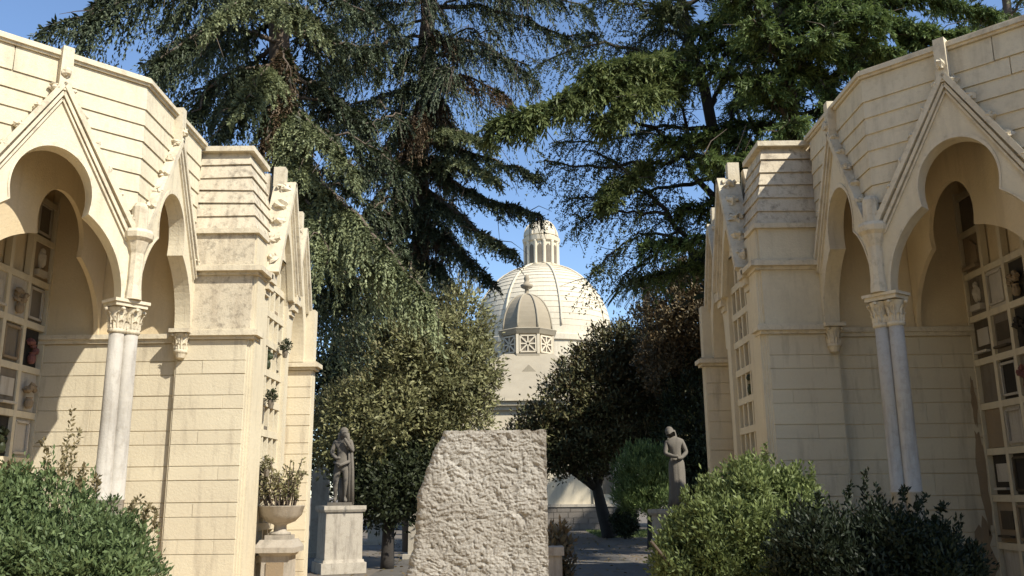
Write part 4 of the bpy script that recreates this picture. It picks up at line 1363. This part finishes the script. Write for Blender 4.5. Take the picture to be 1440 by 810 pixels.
broad_tree('clipped_cypress', 'small bright tipped cypress bush on a dark stem left of the right statue', [P(917, 760, 27), P(916, 735, 27), P(915, 700, 27)], .16,
           [ell(905, 665, 27, 36, 40), ell(928, 668, 27, 24, 32), ell(890, 690, 27, 24, 28), ell(910, 700, 27, 40, 22)], 500, 40, .16, .16, .03, 'conifer', 'dark_bark', GM, upb=1.2)
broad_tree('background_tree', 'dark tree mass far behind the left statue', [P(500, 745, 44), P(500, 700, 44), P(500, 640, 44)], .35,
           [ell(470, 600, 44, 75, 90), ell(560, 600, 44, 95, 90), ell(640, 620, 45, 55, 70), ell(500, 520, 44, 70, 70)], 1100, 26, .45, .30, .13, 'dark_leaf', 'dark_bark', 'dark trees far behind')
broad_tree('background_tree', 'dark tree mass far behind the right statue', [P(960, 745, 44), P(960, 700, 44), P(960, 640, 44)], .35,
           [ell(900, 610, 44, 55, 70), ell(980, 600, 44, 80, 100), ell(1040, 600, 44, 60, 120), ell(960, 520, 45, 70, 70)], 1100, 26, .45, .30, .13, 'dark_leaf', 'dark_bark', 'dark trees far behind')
r_ = thing('ball_shrub', 'dark clipped ball shrub beside the magnolia trunk', 'shrub', tuple(P(880, 750, 33) * np.array([1, 1, 0])))
clump_crown(r_, [ell(879, 733, 33, 17, 19)], 260, 30, .1, .08, .04, 'dark_leaf', 'foliage')
MB().tube([tuple(P(879, 750, 33) * np.array([1, 1, 0])), tuple(P(879, 735, 33))], .06, 6).build('stem', 'dark_bark', r_)

# palm behind the magnolia
b = P(908, 400, 36)
r_ = thing('palm_tree', 'palm fronds drooping behind the brown tree against the sky', 'tree', (b[0], b[1], 0))
MB().tube([(b[0], b[1], 0), (b[0] + .1, b[1], b[2] * .5), (b[0], b[1], b[2])], [.22, .17, .15], 10).build('trunk', 'dark_bark', r_, 1, True)
for i in range(16):
    an = i * 2 * math.pi / 16 + .2
    l = rnd.uniform(1.3, 1.8)
    t = np.linspace(0, 1, 14)[:, None]
    dv = np.array([math.cos(an), math.sin(an), 0])
    path = b + dv * l * t + UP * (l * (.55 * t - .95 * t ** 2))
    T = np.gradient(path, axis=0)
    lat = unit(np.cross(unit(T), UP))
    C = np.concatenate([path + lat * 0, path, path + T * .5, path + T * .5])
    D = np.concatenate([lat, -lat, lat, -lat]) + np.concatenate([unit(T)] * 4) * .7 - UP * .35
    leaves_obj('frond', C, D, .36, .045, 'palm', r_, side=np.tile(UP + np.array([.1, .2, 0]), (len(C), 1)), kind=None)


# ---------------------------------------------------------------- shrubs in front
def shrub(label, u_, Y, ells, n_cl, per, rc, ll, lw, mat, shoots, shoot_mat, stems=6):
    c = np.mean([e[0] for e in ells], axis=0)
    root = thing('shrub', label, 'shrub', (c[0], c[1], 0), 'shrubs in front of the columbarium buildings')
    for i in range(stems):
        e = ells[i % len(ells)][0]
        p0 = np.array([c[0] + rnd.uniform(-.15, .15), c[1] + rnd.uniform(-.15, .15), 0])
        MB().tube([tuple(p0), tuple((p0 + e) / 2 + rng.normal(size=3) * .08), tuple(e + rng.normal(size=3) * .2)], [.035, .025, .012], 6).build('stem', 'bark', root)
    lumps = list(ells)
    for (ec, er) in ells:
        for _ in range(9):
            d_ = unit(rng.normal(size=3)); d_[2] = abs(d_[2]) * .9 + .1; d_[1] = -abs(d_[1])
            k_ = rnd.uniform(.12, .24)
            lumps.append((np.array(ec) + d_ * np.array(er) * rnd.uniform(.88, 1.02), (er[0] * k_, er[1] * k_ + .03, er[2] * k_ * 1.2)))
    clump_crown(root, lumps, n_cl, per, rc, ll, lw, mat, 'foliage', fill=.22, upb=.75)
    tips = []                                   # stray upright shoots breaking the outline
    for _ in range(70):
        ec, er = ells[rnd.randrange(len(ells) - 1)]
        d_ = unit(rng.normal(size=3)); d_[2] = abs(d_[2]); d_[1] = -abs(d_[1]) * .7
        p0 = np.array(ec) + d_ * np.array(er) * .95
        h_ = rnd.uniform(.06, .20)
        n_ = 16
        t_ = rng.random(n_)[:, None]
        C_ = p0 + t_ * (UP * h_ + d_ * h_ * .5) + rng.normal(size=(n_, 3)) * .006
        tips.append((C_, rng.normal(size=(n_, 3)) * .6 + UP + d_ * .5, np.full(n_, ll * 1.05), np.full(n_, lw)))
    C_, D_, L_, W_ = cat(tips)
    leaves_obj('shoots', C_, D_, L_, W_, mat, root)
    parts = []
    for (u, v, Ys, h) in shoots:
        p = P(u, v, Ys)
        t = np.linspace(0, 1, 60)
        base = p - UP * h
        lean = rng.normal(size=3) * .04
        C = base + np.outer(t, p - base) + np.outer(t ** 2, lean)
        parts.append((C + rng.normal(size=C.shape) * .008, rng.normal(size=C.shape) + UP * 1.0, np.full(60, .05), np.full(60, .02)))
    if parts:
        C, D, L, W = cat(parts)
        leaves_obj('shoots', C, D, L, W, shoot_mat, root)
    return root


sh = [(100, 578, 7.6, .5), (104, 610, 7.6, .35), (72, 615, 7.6, .32), (88, 640, 7.5, .2), (12, 645, 7.6, .2), (40, 648, 7.6, .15), (115, 655, 7.4, .2), (138, 660, 7.6, .2), (186, 700, 7.5, .15), (203, 712, 7.5, .15), (220, 724, 7.5, .14)]
shrub('dense green shrub in front of the left columbarium column', 100, 7.6,
      [ell(45, 806, 7.6, 105, 122, .65), ell(120, 814, 7.5, 78, 95, .6), ell(-40, 788, 7.6, 100, 110, .6), ell(165, 830, 7.4, 48, 72, .45), ell(40, 900, 7.6, 150, 125, .8)],
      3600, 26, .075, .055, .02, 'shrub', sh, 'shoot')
sh = [(1075, 632, 8.6, .2), (1045, 640, 8.6, .15), (1118, 655, 8.6, .15), (1140, 660, 8.5, .12), (1000, 680, 8.6, .12), (960, 690, 8.6, .12)]
shrub('sunlit light green shrub right of the stone below the right columbarium', 1030, 8.6,
      [ell(1062, 738, 8.6, 66, 76, .6), ell(1005, 765, 8.5, 60, 62, .6), ell(960, 792, 8.4, 34, 45, .45), ell(1108, 745, 8.7, 38, 70, .5), ell(1035, 855, 8.5, 100, 110, .7)],
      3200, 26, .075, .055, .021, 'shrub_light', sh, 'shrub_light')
sh = [(1212, 665, 7.6, .25), (1235, 690, 7.5, .15), (1290, 700, 7.5, .12), (1320, 705, 7.4, .1), (1190, 690, 7.6, .1), (1150, 690, 7.6, .1), (1268, 680, 7.6, .15)]
shrub('dark shaded shrub in front of the right columbarium column', 1240, 7.4,
      [ell(1230, 806, 7.4, 100, 80, .6), ell(1150, 805, 7.4, 60, 82, .5), ell(1310, 820, 7.3, 55, 70, .5), ell(1240, 890, 7.3, 140, 115, .7)],
      3000, 26, .075, .05, .018, 'shrub_shade', sh, 'shrub_shade')


# ---------------------------------------------------------------- rough stone
def rough_stone():
    from mathutils import noise as mn
    Y = 8.0
    zt = P(700, 605, Y)[2]
    xr = P(768, 605, Y)[0]
    root = thing('standing_stone', 'tall rough hewn grey stone slab standing in the middle of the path', 'stone', ((P(583, 700, Y)[0] + xr) / 2, Y, 0))
    edge = [(604, 627), (612, 622), (625, 614), (650, 603), (690, 588), (720, 585), (760, 582), (785, 575), (810, 570), (860, 566), (1000, 560), (1300, 552)]
    ez = [(P(u, v, Y)[2], P(u, v, Y)[0]) for v, u in edge][::-1]
    zs = [e[0] for e in ez]; xs = [e[1] for e in ez]
    NX, NZ = 150, 260
    V = []
    for j in range(NZ + 1):
        z = zt * j / NZ
        xl = np.interp(z, zs, xs) + .018 * mn.noise(Vector((3.1, 7.7, z * 9))) + .01 * mn.noise(Vector((1.1, 2.7, z * 30)))
        for i in range(NX + 1):
            t = i / NX
            x = xl + (xr - xl) * t
            p = Vector((x * 1.0, 5.0, z))
            wx, wz = x + .05 * mn.noise(Vector((x * 6, 3, z * 6))), z + .05 * mn.noise(Vector((x * 6, 8, z * 6)))
            d = .016 * mn.noise(p * 3.0)
            ch = mn.noise(Vector((wx * 13 + wz * 7, 0, wz * 30 - wx * 6)))
            ch2 = mn.noise(Vector((wx * 34 - wz * 16, 2, wz * 46 + wx * 20)))
            d += .008 * ch + .0075 * ch2 + .004 * mn.noise(p * 75) + .012 * max(0, mn.noise(p * 30)) ** 2 * 3 + .012 * max(0, mn.noise(Vector((wx * 10 - wz * 6, 9, wz * 9 + wx * 8)))) * 2
            d += .02 * max(0, ch - .35)
            e = min(1, min((xr - x) / .028, (zt - z) / .028))
            e = max(0, min(1, e + .5 * mn.noise(Vector((x * 20, 4, z * 20)))))
            dd = d * e + .05 * (1 - min(1, (x - xl) / .06)) ** 2 + (1 - e) * -.004
            zz = z + (.010 * mn.noise(Vector((x * 14, 1, 2))) + .006 * mn.noise(Vector((x * 45, 1, 7))) if j == NZ else 0)
            xx = x + (.007 * mn.noise(Vector((5, z * 12, 2))) + .005 * mn.noise(Vector((5, z * 40, 2))) if i == NX else 0)
            V.append((xx, Y + dd, zz))
    fs = []
    w = NX + 1
    for j in range(NZ):
        for i in range(NX):
            fs.append((j * w + i, j * w + i + 1, (j + 1) * w + i + 1, (j + 1) * w + i))
    m_ = MB().add(V, fs)
    k = len(m_.v)
    back = [(x, Y + .34, z) for (x, y, z) in V]
    per = [i for i in range(w)] + [j * w + NX for j in range(1, NZ + 1)] + [NZ * w + i for i in range(NX - 1, -1, -1)] + [j * w for j in range(NZ - 1, 0, -1)]
    bi = {}
    for p in per:
        bi[p] = len(m_.v)
        m_.v.append(back[p])
    n = len(per)
    for i in range(n):
        a, b_ = per[i], per[(i + 1) % n]
        m_.f.append((b_, a, bi[a], bi[b_]))
    m_.f.append(tuple(bi[p] for p in reversed(per)))
    o = m_.build('slab', 'stone', root, 1)
    MB().box(P(570, 800, Y)[0] - .15, xr + .12, Y - .1, Y + .45, 0, .1).build('footing', 'granite_base', root)


m, nt, bs = new_mat('rough_granite')
c = mixc(nt, ramp(nt, pos_noise(nt, 4, 6), .3, .7), (0.45, 0.425, 0.375), (0.33, 0.31, 0.27))
c = mixc(nt, ramp(nt, pos_noise(nt, 1.1, 5), .42, .70), c, mixc(nt, .55, c, (.17, .14, .105)))
c = mixc(nt, ramp(nt, pos_noise(nt, 60, 4), .35, .7), c, mixc(nt, .5, c, (.12, .10, .085)))
nt.links.new(c, bs.inputs['Base Color'])
bs.inputs['Roughness'].default_value = .95
bs.inputs['Specular IOR Level'].default_value = .1
bump(nt, bs, pos_noise(nt, 70, 8, .75), .5, .015)
M['stone'] = m
rough_stone()


# ---------------------------------------------------------------- statues, pedestals
def skin_figure(name, joints, edges, mat, parent, root_i=0, sub=2):
    off = np.array(parent_loc(parent))
    me = bpy.data.meshes.new(name)
    me.from_pydata([tuple(np.array(j[:3]) - off) for j in joints], edges, [])
    me.update()
    me.materials.append(M[mat])
    o = link(name, me, parent)
    md = o.modifiers.new('skin', 'SKIN'); md.use_smooth_shade = True
    sk = me.skin_vertices[0]
    for i, j in enumerate(joints):
        r = j[3]
        sk.data[i].radius = (r, j[4] if len(j) > 4 else r)
        sk.data[i].use_root = (i == root_i)
    o.modifiers.new('sub', 'SUBSURF').levels = sub
    o.modifiers['sub'].render_levels = sub
    return o


def pedestal(label, cx, cy, w, h, mat='pedestal'):
    root = thing('pedestal', label, 'pedestal', (cx, cy, 0), 'marble statue pedestals')
    rot = R(24)

    def sq(hw, z):
        return [(cx + hw * math.sqrt(2) * math.cos(rot + math.pi / 4 + k * math.pi / 2), cy + hw * math.sqrt(2) * math.sin(rot + math.pi / 4 + k * math.pi / 2), z) for k in range(4)]
    MB().hexa(sq(w * .56, 0), sq(w * .56, .22)).hexa(sq(w * .52, .22), sq(w * .50, .28)).build('base', mat, root)
    MB().hexa(sq(w * .47, .28), sq(w * .46, h - .13)).build('shaft', mat, root)
    MB().hexa(sq(w * .50, h - .13), sq(w * .53, h - .08)).hexa(sq(w * .53, h - .08), sq(w * .53, h)).build('cap', mat, root)
    return root


# left figure: standing, head bowed under long hair, arm raised to the face, cloth falling at its side
Ys = 20.0
pb = P(476, 804, Ys)
hp = P(478, 711, Ys)[2]
pedestal('lit marble pedestal carrying the bowed left statue', pb[0], Ys, .86, hp)
sx, sy = P(479, 711, Ys)[0], Ys
H = P(479, 603, Ys)[2] - hp
root = thing('statue', 'weathered standing statue with bowed head on the left lit pedestal', 'statue', (sx, sy, hp), 'statues flanking the path')
MB().box(sx - .25, sx + .25, sy - .2, sy + .2, hp, hp + .07).build('plinth', 'statue', root)
k = H / 1.75


def J(x, y, z, r, r2=None):
    return (sx + x * k, sy + y * k, hp + .05 + z * k * .985, r * k) + ((r2 * k,) if r2 else ())


jo = [J(0, 0, .92, .145, .115), J(0, 0, 1.08, .12, .10), J(.01, 0, 1.24, .145, .11), J(.01, 0, 1.40, .15, .10), J(.02, -.03, 1.50, .06), J(.03, -.09, 1.60, .085, .095), J(.03, -.11, 1.69, .07),
      J(-.17, 0, 1.40, .065), J(-.24, -.04, 1.16, .052), J(-.10, -.17, 1.02, .042), J(.0, -.19, 1.04, .035),
      J(.19, 0, 1.41, .065), J(.25, -.06, 1.17, .052), J(.14, -.18, 1.38, .04), J(.07, -.18, 1.50, .035),
      J(-.10, 0, .80, .10), J(-.13, -.05, .47, .07), J(-.13, .01, .12, .045), J(-.14, -.10, .03, .045),
      J(.10, 0, .80, .10), J(.11, -.01, .47, .07), J(.10, .03, .12, .045), J(.12, -.09, .03, .045)]
ed = [(0, 1), (1, 2), (2, 3), (3, 4), (4, 5), (5, 6), (3, 7), (7, 8), (8, 9), (9, 10), (3, 11), (11, 12), (12, 13), (13, 14), (0, 15), (15, 16), (16, 17), (17, 18), (0, 19), (19, 20), (20, 21), (21, 22)]
skin_figure('figure', jo, ed, 'statue', root)
hair = MB()
hc = (sx + .03 * k, sy - .03 * k, hp + 1.675 * k)
hair.blob(hc, (.105 * k, .115 * k, .11 * k), 16, 12, 4, .035)
hair.tube([(hc[0] - .07 * k, hc[1] - .02, hc[2] - .03), (hc[0] - .10 * k, hc[1] + .02, hc[2] - .2 * k), (hc[0] - .12 * k, hc[1] + .06, hc[2] - .34 * k)], [.06 * k, .06 * k, .03 * k], 8)
hair.tube([(hc[0] + .08 * k, hc[1] - .02, hc[2] - .03), (hc[0] + .10 * k, hc[1], hc[2] - .2 * k), (hc[0] + .10 * k, hc[1] + .04, hc[2] - .36 * k)], [.05 * k, .055 * k, .03 * k], 8)
hair.build('hair', 'statue', root, 1, True)
cl = MB()
for i in range(3):
    x = sx + (.19 + .03 * i) * k
    cl.tube([(x - .02, sy - .05 + .03 * (i % 2), hp + 1.22 * k), (x, sy - .03 + .04 * (i % 2), hp + .8 * k), (x - .01 + .01 * i, sy + .05 * (i % 2), hp + .06)], [.03, .042, .05], 7)
cl.tube([(sx - .17 * k, sy - .1, hp + .98 * k), (sx, sy - .17, hp + .90 * k), (sx + .2 * k, sy - .1, hp + 1.0 * k)], [.03, .04, .035], 8)
cl.build('drapery', 'statue', root, 1, True)
cl = MB()
cl.lathe([(.09, 0), (.10, .2), (.08, .55)], (sx + .0, sy + .14, hp + .05), 9)
cl.build('tree_stump', 'statue', root, 1, True)

# right figure: robed, head tilted to the left, arms folded at the waist
Ys = 20.5
pb = P(955, 804, Ys)
hp = P(955, 716, Ys)[2]
pedestal('shaded pedestal carrying the robed right statue behind the light shrub', pb[0], Ys, .86, hp, 'planter')
sx, sy = P(953, 711, Ys)[0], Ys
H = P(950, 600, Ys)[2] - hp
k = H / 1.75
root = thing('statue', 'robed statue with tilted head and folded arms on the right pedestal', 'statue', (sx, sy, hp), 'statues flanking the path')
MB().box(sx - .25, sx + .25, sy - .2, sy + .2, hp, hp + .07).build('plinth', 'statue', root)
jo = [J(.02, 0, .92, .15, .12), J(.02, 0, 1.10, .115, .10), J(.0, 0, 1.25, .14, .11), J(-.01, 0, 1.40, .14, .10), J(-.05, -.03, 1.50, .055), J(-.11, -.07, 1.60, .085, .095), J(-.14, -.08, 1.68, .065),
      J(-.17, 0, 1.38, .06), J(-.22, -.05, 1.14, .05), J(-.06, -.17, 1.07, .042), J(.04, -.19, 1.08, .035),
      J(.16, 0, 1.40, .06), J(.24, -.04, 1.16, .05), J(.10, -.16, 1.04, .042), J(.0, -.19, 1.03, .035)]
ed = [(0, 1), (1, 2), (2, 3), (3, 4), (4, 5), (5, 6), (3, 7), (7, 8), (8, 9), (9, 10), (3, 11), (11, 12), (12, 13), (13, 14)]
skin_figure('figure', jo, ed, 'statue', root)
rb = MB()
rb.lathe([(.19 * k, .03), (.18 * k, .2 * k), (.165 * k, .5 * k), (.17 * k, .75 * k), (.16 * k, .95 * k), (.12 * k, 1.06 * k)], (sx + .02, sy, hp + .03), 40, 0, 1, .85, lambda a, z: 1 + .10 * math.sin(a * 9 + z * 1.5) * max(0, 1 - z / 1.2) + .05 * math.sin(a * 17 + 1))
rb.build('robe', 'statue', root, 1, True)
hr = MB()
hr.blob((sx - .10 * k, sy + .005 * k, hp + 1.655 * k), (.095 * k, .105 * k, .10 * k), 16, 12, 8, .03)
hr.tube([(sx - .04 * k, sy + .03, hp + 1.66 * k), (sx + .01 * k, sy + .06, hp + 1.5 * k), (sx + .03 * k, sy + .08, hp + 1.3 * k)], [.07 * k, .07 * k, .03 * k], 8)
hr.build('hair', 'statue', root, 1, True)

# ---------------------------------------------------------------- planter bowl on its moulded pedestal by the left building
Yv = 13.0
cx = P(394, 745, Yv)[0]
zb1, zb0, zped = P(397, 711, Yv)[2], P(397, 738, Yv)[2], P(395, 752, Yv)[2]
root = thing('planter_pedestal', 'moulded cement pedestal under the round bowl beside the left building', 'pedestal', (cx, Yv, 0))


def bx(mb_, h, z0, z1, h2=None):
    h2 = h2 if h2 is not None else h
    return mb_.hexa([(cx - h, Yv - h, z0), (cx + h, Yv - h, z0), (cx + h, Yv + h, z0), (cx - h, Yv + h, z0)], [(cx - h2, Yv - h2, z1), (cx + h2, Yv - h2, z1), (cx + h2, Yv + h2, z1), (cx - h2, Yv + h2, z1)])


m_ = MB(); bx(m_, .30, 0, .12); bx(m_, .26, .12, .16, .22); m_.build('base', 'planter', root)
zs = zped - .28
sh_ = MB(); bx(sh_, .20, .16, zs, .19); sh_ = sh_.build('shaft', 'planter', root)
pn = MB(); pn.box(cx - .12, cx + .12, Yv - .212, Yv - .19, .24, zs - .08); pn.build('panel', 'plaque_tan', root)
m_ = MB(); bx(m_, .20, zs, zs + .05, .24); bx(m_, .28, zs + .05, zs + .12); bx(m_, .28, zs + .12, zped - .06, .22); bx(m_, .17, zped - .06, zped); m_.build('cap', 'planter', root)
root = thing('stone_bowl', 'wide shallow stone bowl on the moulded pedestal', 'planter', (cx, Yv, zped), None)
m_ = MB()
hh = zb1 - zped
m_.lathe([(.15, 0), (.15, .03), (.09, .05), (.085, hh * .32), (.10, hh * .36), (.20, hh * .45), (.29, hh * .68), (.325, hh * .97), (.335, hh), (.30, hh), (.28, hh * .88), (.05, hh * .8)], (cx, Yv, zped), 28)
m_.build('bowl', 'planter', root, 1, True)
root = thing('potted_plant', 'straggly succulent plant growing in the stone bowl', 'plant', (cx, Yv, zb1 - .05))
parts = []
for i in range(34):
    a, r0 = rnd.uniform(0, 6.28), rnd.uniform(0, .22)
    p0 = np.array([cx + math.cos(a) * r0, Yv + math.sin(a) * r0, zb1 - .05])
    tip = p0 + np.array([math.cos(a) * rnd.uniform(.05, .25), math.sin(a) * rnd.uniform(.05, .25), rnd.uniform(.30, .72)])
    pth = resample([p0, (p0 + tip) / 2 + rng.normal(size=3) * .04, tip], 8)
    tube_part('stem', pth, .012, .006, 'bark', root, 4)
    t = rng.uniform(.35, 1, 34)
    C = np.stack([np.interp(t * 7, np.arange(8), pth[:, k_]) for k_ in range(3)], 1) + rng.normal(size=(34, 3)) * .015
    parts.append((C, rng.normal(size=(34, 3)) + UP * .7, np.full(34, .06), np.full(34, .028)))
C, D, L, W = cat(parts)
leaves_obj('foliage', C, D, L, W, 'succulent', root)

# flower bunches hung on the niche fronts of the left building
for (u, v, Y, mt, lb) in ((396, 494, 13.5, 'dark_leaf', 'dark flower bunch hanging on the upper left niche grid'), (366, 565, 12.85, 'dark_leaf', 'small dark flower bunch on the middle of the left niche grid'),
                          (366, 660, 12.8, 'succulent', 'dry flower bunch on the lower left niche grid')):
    p = P(u, v, Y); p[0] = -3.42
    r_ = thing('flower_bunch', lb, 'flowers', tuple(p), 'flowers on the niche fronts')
    MB().lathe([(.03, -.10), (.045, -.03), (.04, 0.02)], tuple(p), 9).build('vase', 'plaque_grey', r_)
    clump_crown(r_, [((p[0], p[1], p[2] + .08), (.07, .09, .085))], 34, 12, .03, .035, .02, mt, 'blossoms')

# low block with croton right of the stone, stele and grave pieces in the background
Y = 14.0
a, b_ = P(770, 770, Y), P(789, 770, Y)
r_ = thing('stone_trough', 'low pale stone planter block right of the rough slab', 'planter', ((a[0] + b_[0]) / 2 - .3, Y, 0))
zt = P(780, 768, Y)[2]
MB().box(a[0] - .7, b_[0], Y - .25, Y + .25, 0, zt - .12).build('body', 'pedestal', r_)
MB().box(a[0] - .75, b_[0] + .03, Y - .29, Y + .29, zt - .12, zt).build('rim', 'pedestal', r_)
c = P(783, 752, Y + .4)
r_ = thing('croton_plant', 'brownish broad leaved plant behind the low planter block', 'plant', (c[0], c[1], 0))
clump_crown(r_, [(np.array([c[0], c[1], c[2] - .35]), (.20, .2, .5))], 60, 12, .1, .16, .06, 'magnolia_brown', 'foliage', upb=.9)
MB().tube([(c[0], c[1], 0), (c[0] + .03, c[1], c[2])], [.03, .015], 6).build('stem', 'bark', r_)


def stele(label, u, v0, v1, Y, w, mat, round_=True):
    zt, x = P(u, v0, Y)[2], P(u, v0, Y)[0]
    r_ = thing('gravestone', label, 'gravestone', (x, Y, 0), 'pale gravestones between the trees')
    fr = frame(x, Y, 1, 0)
    n = 10
    poly = [(-w / 2, .1), (w / 2, .1)] + ([(w / 2 * math.cos(t), zt - w / 2 + w / 2 * math.sin(t)) for t in [math.pi * i / n for i in range(n + 1)]] if round_ else [(w / 2, zt - .1), (w / 2 - .06, zt), (-w / 2 + .06, zt), (-w / 2, zt - .1)])
    MB().prism(poly, fr, -.15, .1).build('slab', mat, r_)
    MB().box(x - w / 2 - .12, x + w / 2 + .12, Y - .3, Y + .3, 0, .12).build('base', mat, r_)


stele('rounded pale gravestone beside the clipped cypress stem', 938, 712, 755, 34, .9, 'pedestal')
stele('pale post left of the rough slab edge', 590, 718, 770, 24, .55, 'pedestal', False)
stele('pale low tomb block behind the left pedestal', 600, 700, 760, 38, 1.4, 'pedestal', False)
stele('white marble gravestone left of the left statue', 452, 655, 720, 25, .45, 'pedestal')
stele('grey gravestone right of the left pedestal under the dark tree', 535, 722, 760, 31, .8, 'pedestal', False)

# short grass on the lawn
n = 9000
C = np.stack([rng.uniform(3.2, 9, n), rng.uniform(34, 40.4, n), np.full(n, .004)], 1)
g = leaves_obj('grass', C, rng.normal(size=(n, 3)) * .4 + UP, .09, .02, 'grass', None)
tag(g, 'short grass on the small lawn before the small chapel', 'grass')
# fallen leaves along the path edges
n = 2600
C = np.stack([rng.uniform(-4.5, 4.5, n), rng.uniform(15.5, 40, n), np.full(n, .018)], 1)
D = rng.normal(size=(n, 3)); D[:, 2] *= .15
g = leaves_obj('fallen_leaves', C, D, .10, .06, 'croton', None, side=np.tile(np.array([0, .1, 1.0]), (n, 1)) * 0 + rng.normal(size=(n, 3)) * .2 + UP)
tag(g, 'dry fallen leaves scattered on the path', 'leaves')

# unseen trees added to block sky light, the last one to shade the magnolia
GB = 'unseen trees added to block light'
for (x, y, z, r0, lb) in ((-11.0, -5.0, 9.5, 5.0, 'unseen dark tree left of the viewpoint added to block sky light'), (-17, 3, 10, 5.5, 'unseen dark tree behind the left building added to block sky light'), (-5.5, -13.5, 10, 5.5, 'unseen dark tree behind the viewpoint added to block sky light'),
                          (-13, -16, 10, 6.0, 'unseen dark tree far behind the viewpoint on the left added to block sky light'), (9.6, 26.2, 8.3, 2.4, 'unseen round tree behind the right building added to shade the magnolia')):
    broad_tree('blocker_tree', lb, [np.array([x, y, 0]), np.array([x + .1, y, z * .35]), np.array([x, y, z * .7])], .35,
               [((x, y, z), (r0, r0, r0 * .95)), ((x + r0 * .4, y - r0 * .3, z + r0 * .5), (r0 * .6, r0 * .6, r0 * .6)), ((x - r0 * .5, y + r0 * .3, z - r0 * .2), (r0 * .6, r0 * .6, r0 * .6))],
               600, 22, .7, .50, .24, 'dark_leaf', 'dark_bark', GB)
